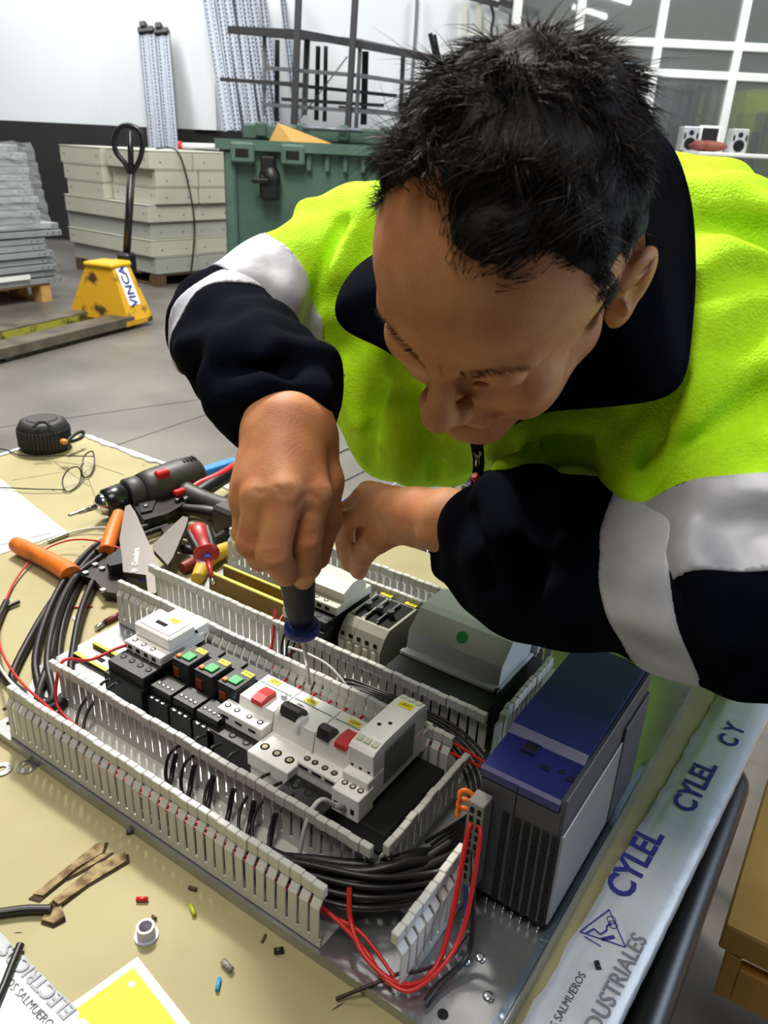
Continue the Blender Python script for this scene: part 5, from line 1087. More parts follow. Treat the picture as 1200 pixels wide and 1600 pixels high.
mb = MB(); F = frame(onb(540, 792, .008), onb(560, 800, 0) - onb(520, 785, 0)); mb.box(-.04, .04, -.012, .012, -.006, .008, .002, F); tag(mb.build('blue_case', mat('bright blue plastic', (44, 128, 210), .4)), 'bright blue strip at the far bench edge between the man\'s hands', 'case')
# ================================================================ the man: implicit surfaces turned into meshes
A_ = lambda v: np.array(tuple(v), float)
def capp(a, ra, b, rb, op='u', k=.01): return ['c', A_(a), ra, A_(b), rb, op, k]
def ell(c, r, R=None, op='u', k=.01): return ['e', A_(c), np.array(r, float), np.eye(3) if R is None else np.array(R, float), op, k]
def grp(prims, op='u', k=.01): return ['g', prims, op, k]
def pbound(p):
    if p[0] == 'c': c = (p[1] + p[3]) / 2; return c, np.linalg.norm(p[1] - p[3]) / 2 + max(p[2], p[4])
    if p[0] == 'e': return p[1], p[2].max()
    bs = [pbound(q) for q in p[1]]; c = sum(b[0] for b in bs) / len(bs); return c, max(np.linalg.norm(b[0] - c) + b[1] for b in bs)
def pd(p, P):
    if p[0] == 'c':
        ba = p[3] - p[1]; L = max(ba @ ba, 1e-12); pa = P - p[1]; h = np.clip(pa @ ba / L, 0, 1)
        q = pa - h[:, None] * ba; return np.sqrt((q * q).sum(1)) - (p[2] + (p[4] - p[2]) * h)
    if p[0] == 'e':
        q = (P - p[1]) @ p[3]; k0 = np.sqrt(((q / p[2]) ** 2).sum(1)); k1 = np.sqrt(((q / p[2] ** 2) ** 2).sum(1)); return k0 * (k0 - 1) / np.maximum(k1, 1e-9)
    return pev(p[1], P)
def smin(a, b, k):
    h = np.clip(.5 + .5 * (b - a) / k, 0, 1); return b + (a - b) * h - k * h * (1 - h)
def pev(prims, P, cull=None):
    d = np.full(len(P), .5)
    for p in prims:
        if cull is not None:
            c, r = p[-1]; 
            if np.linalg.norm(c - cull[0]) - r - cull[1] > .03: continue
        core = p[:-1] if cull is not None else p
        v = pd(core, P); op, k = core[-2], core[-1]
        d = smin(d, v, k) if op == 'u' else -smin(-d, v, k)
    return d
def isosurf(prims, h, extra=None, lo=None, hi=None):
    pr = [p + [pbound(p)] for p in prims]
    bs = [p[-1] for p in pr if p[-3] == 'u']
    lo = np.min([c - r for c, r in bs], 0) - .02 if lo is None else np.array(lo); hi = np.max([c + r for c, r in bs], 0) + .02 if hi is None else np.array(hi)
    B = 8; bl = B * h; n = np.ceil((hi - lo) / bl).astype(int)
    # coarse super blocks of 4x4x4 blocks
    S = 4; sn = np.ceil(n / S).astype(int); VS = []; KS = []; QS = []
    off = np.array([(i, j, k) for i in range(B + 1) for j in range(B + 1) for k in range(B + 1)])
    keys_all = []; verts_all = []; quads_all = []
    M1 = 4096
    for sb in np.ndindex(*sn):
        c0 = lo + (np.array(sb) + .5) * S * bl; R = S * bl * .87
        near = [p for p in pr if np.linalg.norm(p[-1][0] - c0) - p[-1][1] - R < .035]
        if not near: continue
        blk = np.array([(i, j, k) for i in range(S) for j in range(S) for k in range(S)]) + np.array(sb) * S
        cc = lo + (blk + .5) * bl
        dc = pev([p[:-1] for p in near], cc)
        blk = blk[np.abs(dc) < bl * .87 * 1.25 + .006]
        if not len(blk): continue
        G = (blk[:, None, :] * B + off[None]).reshape(-1, 3); P = lo + G * h
        d = pev([p[:-1] for p in near], P)
        if extra is not None: d = d + extra(P)
        V = d.reshape(len(blk), B + 1, B + 1, B + 1); neg = V < 0
        cn = np.zeros((len(blk), B, B, B), int)
        for a in (0, 1):
            for b in (0, 1):
                for c in (0, 1): cn += neg[:, a:a + B, b:b + B, c:c + B]
        act = np.argwhere((cn > 0) & (cn < 8))
        if not len(act): continue
        bi, ci = act[:, 0], act[:, 1:]; acc = np.zeros((len(act), 3)); cnt = np.zeros(len(act))
        for ax in range(3):
            o1, o2 = [q for q in range(3) if q != ax]
            for u in (0, 1):
                for w in (0, 1):
                    s = ci.copy(); s[:, o1] += u; s[:, o2] += w; e = s.copy(); e[:, ax] += 1
                    va = V[bi, s[:, 0], s[:, 1], s[:, 2]]; vb = V[bi, e[:, 0], e[:, 1], e[:, 2]]; m = (va < 0) != (vb < 0)
                    t = np.where(m, va / np.where(m, va - vb, 1), 0); pt_ = s.astype(float); pt_[:, ax] += t; acc += pt_ * m[:, None]; cnt += m
        gcell = blk[bi] * B + ci; keys_all.append((gcell[:, 0] * M1 + gcell[:, 1]) * M1 + gcell[:, 2]); verts_all.append(lo + (blk[bi] * B + acc / cnt[:, None]) * h)
        for ax in range(3):
            o1, o2 = [(1, 2), (2, 0), (0, 1)][ax]
            sl0 = [slice(None), slice(0, B), slice(0, B), slice(0, B)]; sl1 = list(sl0); sl1[ax + 1] = slice(1, B + 1)
            na, nb_ = neg[tuple(sl0)], neg[tuple(sl1)]; X = np.argwhere(na != nb_)
            if not len(X): continue
            g = blk[X[:, 0]] * B + X[:, 1:]; flip = na[tuple(X.T)]; ks = []
            for (u, w) in ((0, 0), (-1, 0), (-1, -1), (0, -1)):
                q = g.copy(); q[:, o1] += u; q[:, o2] += w; ks.append((q[:, 0] * M1 + q[:, 1]) * M1 + q[:, 2])
            ks = np.stack(ks, 1); ks[~flip] = ks[~flip][:, ::-1]; quads_all.append(ks)
    K = np.concatenate(keys_all); Vt = np.concatenate(verts_all); K, idx = np.unique(K, return_index=True); Vt = Vt[idx]; Q = np.concatenate(quads_all)
    I = np.searchsorted(K, Q); I = np.clip(I, 0, len(K) - 1); ok = (K[I] == Q).all(1); return Vt, I[ok][:, ::-1]
def npmesh(name, V, Q, m, parent=None, smooth=True):
    used = np.unique(Q); mp = np.full(len(V), -1); mp[used] = np.arange(len(used)); V = V[used]; Q = mp[Q]
    me = bpy.data.meshes.new(name); me.vertices.add(len(V)); me.vertices.foreach_set('co', V.astype(np.float32).ravel())
    me.loops.add(Q.size); me.loops.foreach_set('vertex_index', Q.astype(np.int32).ravel()); me.polygons.add(len(Q)); me.polygons.foreach_set('loop_start', np.arange(0, Q.size, 4, dtype=np.int32)); me.polygons.foreach_set('loop_total', np.full(len(Q), 4, np.int32))
    me.update(calc_edges=True); me.validate(); me.polygons.foreach_set('use_smooth', np.ones(len(me.polygons), bool)); me.materials.append(m)
    o = link(name, me, parent)
    if parent is not None: o.matrix_parent_inverse = parent.matrix_basis.inverted()
    return o
def relax(V, Q, it=2, lam=.5):
    for _ in range(it):
        S = np.zeros_like(V); c = np.zeros(len(V))
        for a in range(4):
            i, j = Q[:, a], Q[:, (a + 1) % 4]
            np.add.at(S, i, V[j]); np.add.at(c, i, 1); np.add.at(S, j, V[i]); np.add.at(c, j, 1)
        V = V + lam * (S / np.maximum(c, 1)[:, None] - V)
    return V

def hits(prims, pts):
    out = []
    for (px, py) in pts:
        d = ray_dir(px, py); t = .35
        for _ in range(60):
            v = pev(prims, (CAM + d * t)[None])[0]; t += v * .9
            if v < .0004 or t > 2.5: break
        out.append(CAM + d * t)
    return out
def fold(prims, pts, r, inset, op='u', k=.02):
    H = hits(prims, pts); C_ = [h + ray_dir(*p) * inset for h, p in zip(H, pts)]
    ch = [capp(C_[i], r, C_[i + 1], r, 'u', .0006) for i in range(len(C_) - 1) if np.linalg.norm(C_[i] - C_[i + 1]) < .25]
    return [grp(ch, op, k)] if ch else []
man = thing('person', 'man in lime yellow and navy fleece bending over the panel with a screwdriver', 'person', (.45, 1.0, FLOOR))
# ---- landmarks in metres
HP = np.array([.4955, .172, .566]) - ROT[0] * .0155 + ROT[1] * .004; HS = 1.07
HR = np.array([[-.965, -.04, .25], [-.14, -.72, -.68], [.22, -.69, .69]])   # columns: his right, face, crown (orthonormalised below)
_f = HR[:, 1] / np.linalg.norm(HR[:, 1]); _u = HR[:, 2] - _f * (HR[:, 2] @ _f); _u /= np.linalg.norm(_u); _a = math.radians(5); _f, _u = _f * math.cos(_a) - _u * math.sin(_a), _u * math.cos(_a) + _f * math.sin(_a); _r = np.cross(_f, _u); HR = np.stack([_r, _f, _u], 1)
def hl(x, y, z): return HP + HR @ (np.array([x, y, z]) * .001 * HS)
def he(c, r, rot=None, op='u', k=10): return ell(hl(*c), np.array(r) * .001 * HS, HR if rot is None else HR @ np.array(rot), op, k * .001 * HS)
def hc(a, ra, b, rb, op='u', k=10): return capp(hl(*a), ra * .001 * HS, hl(*b), rb * .001 * HS, op, k * .001 * HS)
def rz3(a): c, s = math.cos(a), math.sin(a); return np.array([[c, -s, 0], [s, c, 0], [0, 0, 1]])
def rx3(a): c, s = math.cos(a), math.sin(a); return np.array([[1, 0, 0], [0, c, -s], [0, s, c]])
def ry3(a): c, s = math.cos(a), math.sin(a); return np.array([[c, 0, s], [0, 1, 0], [-s, 0, c]])
S_R, S_L = far(580, 400, 1.01), far(1125, 465, .82)
E_R, E_L = far(350, 510, .92), far(1172, 945, .68)
W_R, W_L = far(450, 640, .735), far(700, 815, .79)
C7 = far(958, 345, .80); PEL = Vector((.33, .93, .24))
head = [he((0, -8, 42), (74, 96, 88)), he((0, 26, 44), (66, 64, 56), k=20), he((0, 28, -22), (58, 60, 70), k=16),
        hc((46, 6, -52), 20, (16, 74, -88), 15, k=18), hc((-46, 6, -52), 20, (-16, 74, -88), 15, k=18), he((0, 80, -92), (22, 16, 15), k=14),
        he((40, 62, -14), (22, 22, 20), k=16), he((-40, 62, -14), (22, 22, 20), k=16), he((38, 52, -48), (20, 26, 26), k=18), he((-38, 52, -48), (20, 26, 26), k=18),
        hc((5, 88, 29), 9, (44, 72, 33), 8, k=12), hc((-5, 88, 29), 9, (-44, 72, 33), 8, k=12),
        he((31, 93, 11), (16, 15, 11), op='s', k=12), he((-31, 93, 11), (16, 15, 11), op='s', k=12),
        he((31, 74, 12), (14.5, 13, 12.5), k=3), he((-31, 74, 12), (14.5, 13, 12.5), k=3),
        hc((17, 86.5, 8), 1.6, (44, 78, 9), 1.4, k=3), hc((-17, 86.5, 8), 1.6, (-44, 78, 9), 1.4, k=3),
        hc((18, 88, 1), 2.4, (40, 78, -2), 2.4, k=4), hc((-18, 88, 1), 2.4, (-40, 78, -2), 2.4, k=4),
        hc((0, 88, 22), 7.5, (0, 107, -14), 10, k=9), he((0, 110, -19), (11.5, 11, 10), k=6), he((12, 99, -23), (7.5, 10, 7.5), k=5), he((-12, 99, -23), (7.5, 10, 7.5), k=5),
        he((6.5, 107, -29), (3.6, 4.5, 3), op='s', k=3), he((-6.5, 107, -29), (3.6, 4.5, 3), op='s', k=3),
        he((0, 84, -50), (25, 14, 15), k=12), hc((-22, 88, -51), 4.5, (22, 88, -51), 4.5, k=5), hc((-18, 88, -60), 5.5, (18, 88, -60), 5.5, k=5), hc((-23, 96, -55), 1.2, (23, 96, -55), 1.2, op='s', k=3),
        hc((20, 96, -28), 1.0, (34, 84, -52), 1.2, op='s', k=8), hc((-20, 96, -28), 1.0, (-34, 84, -52), 1.2, op='s', k=8),
        hc((3.5, 98.5, 26), .5, (4, 96, 44), .3, op='s', k=4), hc((-4, 98.5, 26), .5, (-5, 96, 42), .3, op='s', k=4),
        ]
for s in (1, -1):
    R_ = rz3(s * .42) @ rx3(.12)
    ear = [he((s * 79, -12, 2), (5.5, 19, 33), R_, k=4), he((s * 80, -8, 24), (5, 14, 12), R_, k=6), he((s * 77, -3, -22), (5, 9, 12), R_, k=6),
           he((s * 85.5, -8, 3), (6.5, 9.5, 17), R_, 's', 3), he((s * 84, -15, 14), (4, 2.2, 12), R_ @ rx3(.3), k=2.5), he((s * 80, 4, -2), (4.5, 4, 7), R_, k=4), he((s * 84, -12, 25), (3.5, 8, 3), R_, 's', 3)]
    for t in range(7):
        a0, a1 = -1.1 + t * .52, -1.1 + (t + 1) * .52
        q = lambda a: (s * 84.5 + s * 5 * -math.cos(a) * -1 * .8, -12 - 16 * math.cos(a + 1.57) * -1, 4 + 27 * math.sin(a + 0))
    head.append(grp(ear, 'u', .005))
neck = [capp(hl(0, -22, -30), .056 * HS, C7 + Vector((0, .02, -.03)), .052, 'u', .03), capp(C7 + Vector((0, .02, -.03)), .045, Vector((.47, .44, .50)), .06, 'u', .04)]
MS = (S_R + S_L) / 2
torso = [capp(S_R, .055, S_L, .055, 'u', .05), capp(MS, .09, PEL, .12, 'u', .05), capp(C7 + Vector((0, .02, -.03)), .04, MS, .07, 'u', .04)]
arms = [capp(S_R, .048, E_R, .038, 'u', .03), capp(E_R, .040, W_R, .029, 'u', .02), capp(S_L, .05, E_L, .042, 'u', .03), capp(E_L, .042, W_L, .030, 'u', .02)]
# right hand, gripping the screwdriver from above
def F_(px, py, d): return far(px, py, d)
def finger(pts, rs, k=.004): return [capp(pts[i], rs[i], pts[i + 1], rs[i + 1], 'u', k) for i in range(len(pts) - 1)]
rw = F_(450, 668, .700)
rm = {'i': F_(489, 772, .665), 'm': F_(446, 768, .652), 'r': F_(407, 774, .660), 'p': F_(385, 784, .685)}
rf = grp([grp(finger([rm['i'], F_(478, 842, .672), F_(480, 884, .695), F_(474, 905, .716)], [.0145, .0133, .0118, .0095])),
          grp(finger([rm['m'], F_(427, 866, .655), F_(446, 893, .690), F_(466, 886, .712)], [.0145, .0138, .0120, .0098]), k=.0012),
          grp(finger([rm['r'], F_(393, 848, .672), F_(408, 872, .700), F_(440, 868, .722)], [.0138, .0128, .0112, .0092]), k=.0012),
          grp(finger([rm['p'], F_(383, 832, .700), F_(402, 850, .722), F_(430, 848, .735)], [.0122, .0110, .0098, .0085]), k=.0012)], 'u', .005)
rh = [grp([capp(rw, .028, rm['i'], .0158, 'u', .012), capp(rw, .027, rm['m'], .0158, 'u', .012), capp(rw, .027, rm['r'], .0150, 'u', .012), capp(rw, .025, rm['p'], .0135, 'u', .012),
           capp(F_(476, 690, .71), .025, F_(425, 750, .69), .020, 'u', .02), capp(F_(415, 690, .70), .018, F_(400, 760, .685), .016, 'u', .02), capp(F_(432, 640, .735), .029, F_(428, 668, .712), .026, 'u', .015), capp(F_(470, 640, .735), .029, F_(472, 672, .708), .026, 'u', .015)], 'u', .015), rf,
      grp(finger([F_(490, 690, .715), F_(506, 752, .705), F_(508, 812, .716), F_(497, 872, .728)], [.020, .0165, .0138, .0105], .008), 'u', .010),
      ]
for p_, q_ in (((486, 800, .652), (470, 800, .652)), ): rh.append(capp(F_(*p_), .001, F_(*q_), .001, 's', .004))
# left hand, steadying the cream block
lw = F_(652, 808, .822)
lm_ = {'i': F_(576, 800, .868), 'm': F_(570, 778, .885), 'r': F_(575, 770, .905), 'p': F_(590, 770, .925)}
lf = grp([grp(finger([lm_['i'], F_(542, 812, .880), F_(540, 850, .905), F_(545, 882, .925)], [.0125, .0112, .0098, .0085])),
          grp(finger([lm_['m'], F_(538, 800, .905), F_(534, 835, .93), F_(538, 868, .945)], [.0125, .0110, .0096, .0083]), k=.0012),
          grp(finger([lm_['r'], F_(545, 800, .925), F_(542, 840, .95), F_(550, 866, .96)], [.0118, .0104, .0092, .008]), k=.0012),
          grp(finger([lm_['p'], F_(566, 805, .94), F_(566, 838, .955), F_(570, 860, .965)], [.0105, .0094, .0084, .0075]), k=.0012)], 'u', .007)
lh = [grp([capp(lw, .025, lm_['i'], .0135, 'u', .014), capp(lw, .023, lm_['m'], .0130, 'u', .014), capp(lw, .022, lm_['r'], .0125, 'u', .014), capp(lw, .020, lm_['p'], .0115, 'u', .014), capp(W_L, .030, lw, .0265, 'u', .015)], 'u', .015), lf,
      grp(finger([F_(628, 822, .838), F_(590, 842, .855), F_(566, 866, .885), F_(561, 893, .915)], [.018, .0150, .0128, .0095], .006), 'u', .010), capp(F_(672, 834, .775), .007, F_(664, 838, .778), .006, 'u', .01)]
M_skin = mat('weathered skin', (196, 136, 90), .6, col2=(176, 108, 70), vs=34, stops=(.3, .62), bump=.35, bs=520, detail=6, sss=.06, bdist=.0008)
base_h = rh + lh; cr_ = []
for pts, r, ins in (([(464, 792), (474, 778), (486, 774), (496, 779)], .0012, .0), ([(468, 783), (478, 771), (490, 769)], .0006, 0), ([(432, 762), (440, 768), (452, 764)], .0008, 0), ([(434, 772), (446, 776), (455, 770)], .0006, 0), ([(398, 766), (406, 772), (414, 768)], .0007, 0), ([(466, 834), (478, 838), (490, 834)], .0007, 0), ([(464, 842), (478, 846), (491, 842)], .0006, 0), ([(410, 870), (424, 874), (440, 870)], .0007, 0), ([(412, 862), (426, 865), (440, 862)], .0006, 0), ([(384, 848), (392, 851), (402, 848)], .0006, 0)):
    cr_ += fold(base_h, pts, r, ins, 's', .0030)
Vb, Qb = isosurf(head + neck + torso + arms + rh + lh + cr_, .0020)
bodyo = npmesh('body', Vb, Qb, M_skin, man)
# ---- jacket field
dE_R = (E_R - S_R); 
jkF_R = [capp(E_R, .064, W_R + (E_R - W_R) * .22, .060, 'u', .025), capp(W_R + (E_R - W_R) * .22, .060, W_R + (E_R - W_R) * .0, .044, 'u', .02)]
jkF_L = [capp(far(735, 862, .80), .040, far(850, 900, .73), .062, 'u', .03), capp(E_L, .072, W_L + (E_L - W_L) * .30, .070, 'u', .03), capp(W_L + (E_L - W_L) * .30, .070, W_L + (E_L - W_L) * .17, .045, 'u', .02)]
jk = [capp(S_R, .074, S_L, .085, 'u', .05), capp(C7 + Vector((0, .055, -.025)), .082, MS + Vector((.0, .10, -.04)), .14, 'u', .06),
      capp(MS + Vector((0, .08, -.02)), .15, PEL, .185, 'u', .06),
      capp(far(648, 640, 1.0), .095, far(700, 610, 1.08), .12, 'u', .05), capp(far(700, 560, .98), .10, far(860, 560, .90), .11, 'u', .05), capp(far(640, 520, .97), .09, far(600, 560, .98), .07, 'u', .05),
      capp(far(1072, 388, .96), .092, far(1290, 590, 1.0), .11, 'u', .04), capp(far(860, 640, .84), .075, far(1040, 620, .78), .09, 'u', .05),
      capp(S_R, .078, E_R, .063, 'u', .04), capp(S_L, .090, E_L, .074, 'u', .05)]
def ridge(pts, r, k, op='u'):
    return [capp(F_(*pts[i]), r, F_(*pts[i + 1]), r, op, k) for i in range(len(pts) - 1)]
base_j = list(jk) + jkF_R + jkF_L; folds = []
for pts, r, ins in (([(985, 748), (1020, 708), (1080, 655), (1150, 600), (1220, 560)], .020, .013), ([(1000, 768), (1080, 752), (1160, 764), (1240, 785)], .017, .010), ([(1075, 560), (1085, 610), (1050, 660), (1000, 705)], .014, .009),
                    ([(1085, 300), (1140, 312), (1220, 350)], .016, .010), ([(1095, 440), (1140, 405), (1220, 415)], .018, .011), ([(1120, 520), (1170, 480), (1230, 470)], .014, .009),
                    ([(590, 570), (612, 630), (625, 700), (640, 740)], .016, .009), ([(690, 610), (700, 670), (715, 740)], .016, .010), ([(590, 320), (555, 370), (530, 430), (522, 480)], .016, .012), ([(480, 330), (460, 390), (450, 460)], .014, .009), ([(545, 590), (560, 640), (590, 690)], .012, .007),
                    ([(752, 715), (800, 682), (870, 668), (950, 672)], .014, .008), ([(790, 740), (850, 712), (930, 705), (990, 715)], .012, .007),
                    ([(285, 545), (350, 535), (430, 548), (500, 575)], .016, .0150), ([(280, 640), (340, 612), (420, 606), (480, 618)], .016, .0145),
                    ([(770, 770), (800, 840), (800, 920)], .014, .0125), ([(860, 770), (880, 850), (870, 950)], .012, .011), ([(1080, 860), (1120, 930), (1130, 1000)], .014, .009)):
    fl_ = fold(base_j, pts, r, ins); x0 = pts[0]; (jkF_R if x0 in ((285, 545), (280, 640), (300, 500)) else jkF_L if x0 in ((770, 770), (860, 770)) else jk).extend(fl_)
for pts, r, ins in (([(1010, 760), (1060, 712), (1120, 665), (1200, 615)], .006, -.001), ([(1000, 735), (1035, 665), (1068, 600)], .005, -.001), ([(1090, 350), (1150, 355), (1220, 390)], .006, 0), ([(600, 600), (585, 650), (570, 720)], .006, 0), ([(655, 620), (668, 690), (680, 745)], .006, 0),
                    ([(535, 350), (505, 420), (480, 500)], .006, 0), ([(760, 735), (830, 700), (930, 690)], .005, 0), ([(290, 592), (350, 574), (450, 580)], .003, -.002),
                    ([(830, 760), (845, 850), (835, 960)], .004, -.002), ([(735, 800), (760, 860), (760, 910)], .003, -.001)):
    fl_ = fold(base_j, pts, r, ins, 's', .018); x0 = pts[0]; (jkF_R if x0 in ((290, 592),) else jkF_L if x0 in ((830, 760), (735, 800)) else jk).extend(fl_)
def arm_t(P, A, B): ax = A_(B) - A_(A); L = ax @ ax; t = (P - A_(A)) @ ax / L; q = P - A_(A) - np.clip(t, 0, 1)[:, None] * ax; return t, np.linalg.norm(q, axis=1), ax / math.sqrt(L), math.sqrt(L)
def fabric(P):
    # soft cloth undulation, same everywhere in space (fleece bunching)
    s = .0024 * np.sin(P @ np.array([61., 38., -22.]) + 1.8 * np.sin(P @ np.array([17., -29., 33.]))) + .0014 * np.sin(P @ np.array([-33., 71., 58.]) + 2.2 * np.sin(P @ np.array([26., 14., -41.])))
    for (E, W, am, kk) in ((E_R, W_R, .0016, 110.), (E_L, W_L, .0012, 90.)):
        ax = A_(W) - A_(E); L = np.linalg.norm(ax); ax = ax / L; t = (P - A_(E)) @ ax; rad = np.linalg.norm((P - A_(E)) - t[:, None] * ax, axis=1)
        w = np.clip(1 - np.abs(rad - .065) / .05, 0, 1) * np.clip((t + .03) / .05, 0, 1) * np.clip((L + .02 - t) / .03, 0, 1)
        s += am * w * np.sin(kk * t + 1.6 * np.sin(P @ np.array([23., 31., 44.])))
    return s
M_lime = mat('lime fleece', (190, 248, 4), .85, bump=.9, bs=420, sheen=.25, var=.06, vs=160, bdist=.0016)
M_navy = mat('navy fleece', (10, 13, 22), .92, bump=.3, bs=420, bdist=.0008, spec=.03)
M_band = mat('grey reflective tape', (196, 198, 208), .5, .05, col2=(164, 166, 176), vs=26, stops=(.25, .6), bump=.35, bs=70, bdist=.0015, detail=7)
def vnorm(V, Q):
    fn = np.cross(V[Q[:, 2]] - V[Q[:, 0]], V[Q[:, 3]] - V[Q[:, 1]]); vn = np.zeros_like(V)
    for a in range(4): np.add.at(vn, Q[:, a], fn)
    return vn / np.maximum(np.linalg.norm(vn, axis=1), 1e-12)[:, None]
def snapto(V, g, grad, m, h=.0028):
    w = m & (np.abs(g) < h); V[w] -= g[w][:, None] * grad; return V
def band_obj(V, Q):
    o = npmesh('reflective_band', V + vnorm(V, Q) * .0022, Q, M_band, man); md = o.modifiers.new('thick', 'SOLIDIFY'); md.thickness = .003; md.offset = -1; o['label'] = 'grey reflective tape round the sleeve'
Vj, Qj = isosurf(jk, .0040, fabric); Vj = relax(Vj, Qj, 1, .4)
UB = ((S_R, E_R, .60, .93), (S_L, E_L, .76, 1.0))
def uarm(V, S, E):
    tu, du, ax, L = arm_t(V, S, E); return tu, L, ax, (du < .115) & (tu > .45)
def seam(V, Q, cls, a, b, gfun, grad):
    """moves the vertices shared by the faces of two classes on to their common seam plane"""
    va = np.zeros(len(V), bool); vb = va.copy(); va[Q[cls == a]] = True; vb[Q[cls == b]] = True; w = va & vb
    g = gfun(V[w]); g = np.clip(g, -.006, .006); V[w] -= g[:, None] * grad
fc = Vj[Qj].mean(1); cl = np.zeros(len(fc), int)
for k, (S, E, u0, u1) in enumerate(UB):
    tu, L, ax, m = uarm(fc, S, E); cl[m & (tu >= u0)] = 1 + 2 * k; cl[m & (tu >= u1)] = 2 + 2 * k
for k, (S, E, u0, u1) in enumerate(UB):
    for a, b, u in ((0, 1 + 2 * k, u0), (1 + 2 * k, 2 + 2 * k, u1)):
        _, _, ax, L = arm_t(Vj[:1], S, E); seam(Vj, Qj, cl, a, b, lambda P: (arm_t(P, S, E)[0] - u) * L, ax)
npmesh('jacket', Vj, Qj[cl == 0], M_lime, man)
for k in (1, 3): band_obj(Vj, Qj[cl == k])
npmesh('elbow_panel', Vj, Qj[cl == 2], M_navy, man); npmesh('elbow_panel', Vj, Qj[cl == 4], M_navy, man)
for nm, fld, E, W, f0, f1, tl in (('lower_sleeve', jkF_R, E_R, W_R, .04, .20, 0.0), ('lower_sleeve', jkF_L, E_L, W_L, .10, .31, .40)):
    V_, Q_ = isosurf(fld, .0036, fabric); V_ = relax(V_, Q_, 1, .4)
    gr = (A_(W) - A_(E)); Lf = np.linalg.norm(gr); gr = gr / Lf; gv = gr - np.array([0, 0, tl]); g2 = gv / (gv @ gv)
    gf = (V_[Q_].mean(1) - A_(E)) @ gv / Lf; c3 = np.digitize(gf, (f0, f1)); bm_ = c3 == 1
    for a, f in ((0, f0), (1, f1)): seam(V_, Q_, c3, a, a + 1, lambda P: (P - A_(E)) @ gv - f * Lf, g2)
    npmesh(nm, V_, Q_[~bm_], M_navy, man)['label'] = 'navy fleece lower sleeve'; band_obj(V_, Q_[bm_])
# ---- collar: lofted sheet standing off the neck
def loft(name, rows, m, thick, closed=True, sub=1):
    n = len(rows[0]); V = []; 
    for r_ in rows: V += [tuple(p) for p in r_]
    Q = [(i * n + j, i * n + (j + 1) % n, (i + 1) * n + (j + 1) % n, (i + 1) * n + j) for i in range(len(rows) - 1) for j in range(n if closed else n - 1)]
    mb = MB(); mb.add(V, Q, True); o = part(mb, name, m, man); md = o.modifiers.new('thick', 'SOLIDIFY'); md.thickness = thick; md.offset = 0
    if sub: s = o.modifiers.new('sub', 'SUBSURF'); s.levels = s.render_levels = sub
    return o
outer = [(519, 478, .800), (545, 425, .83), (592, 390, .85), (690, 330, .88), (820, 260, .86), (950, 200, .78), (1035, 205, .735), (1078, 290, .70), (1090, 400, .675), (1084, 520, .655), (1060, 616, .625),
         (950, 640, .635), (840, 650, .665), (770, 688, .705), (738, 712, .74), (738, 690, .77), (700, 630, .77), (664, 598, .775), (600, 550, .79), (535, 518, .80)]
outer = [F_(*p) for p in outer]; NC = far(900, 380, .76); O2 = catmull(outer, 3, True)
rows = [O2, [p + (NC - p) * .25 + Vector((-.004, .010, .004)) for p in O2], [p + (NC - p) * .50 + Vector((0, .02, 0)) for p in O2], [p + (NC - p) * .72 + Vector((0, .03, -.01)) for p in O2]]
loft('collar', rows, M_navy, .009)
# ---- zip, pocket zip
mb = MB(); mb.tube([F_(742, 680, .755), F_(748, 720, .79), F_(744, 760, .83)], .006, 8); part(mb, 'zip_placket', M_navy, man)
mb = MB(); mb.tube([F_(747, 712, .772), F_(745, 728, .775)], .0022, 8); mb.ring(F_(747, 708, .77), (0, -1, 0), .002, .004, .0015, 12); part(mb, 'zip_pull', M_steel, man)
mb = MB(); mb.tube([F_(742, 742, .785), F_(746, 752, .79)], .004, 8); part(mb, 'red_tag', M_red, man)
# ---- trousers and boots, behind the bench
hipR, hipL = PEL + Vector((-.10, -.02, -.06)), PEL + Vector((.10, .02, -.06))
leg = [capp(PEL, .15, PEL + Vector((0, 0, -.08)), .15, 'u', .05)]
for hp, dx in ((hipR, -.04), (hipL, .04)):
    kn = hp + Vector((dx, -.05, -.42)); an = kn + Vector((dx * .5, .05, -.40)); an.z = FLOOR + .10
    leg += [capp(hp, .095, kn, .068, 'u', .04), capp(kn, .068, an, .062, 'u', .03)]
    bt = [capp(an, .05, Vector((an.x, an.y - .02, FLOOR + .045)), .045, 'u', .02), capp(Vector((an.x, an.y + .03, FLOOR + .046)), .044, Vector((an.x, an.y - .16, FLOOR + .042)), .040, 'u', .02)]
    Vx, Qx = isosurf(bt, .006); npmesh('boot', Vx, Qx, M_black, man)
Vx, Qx = isosurf(leg, .008); npmesh('trousers', Vx, Qx, M_navy, man)
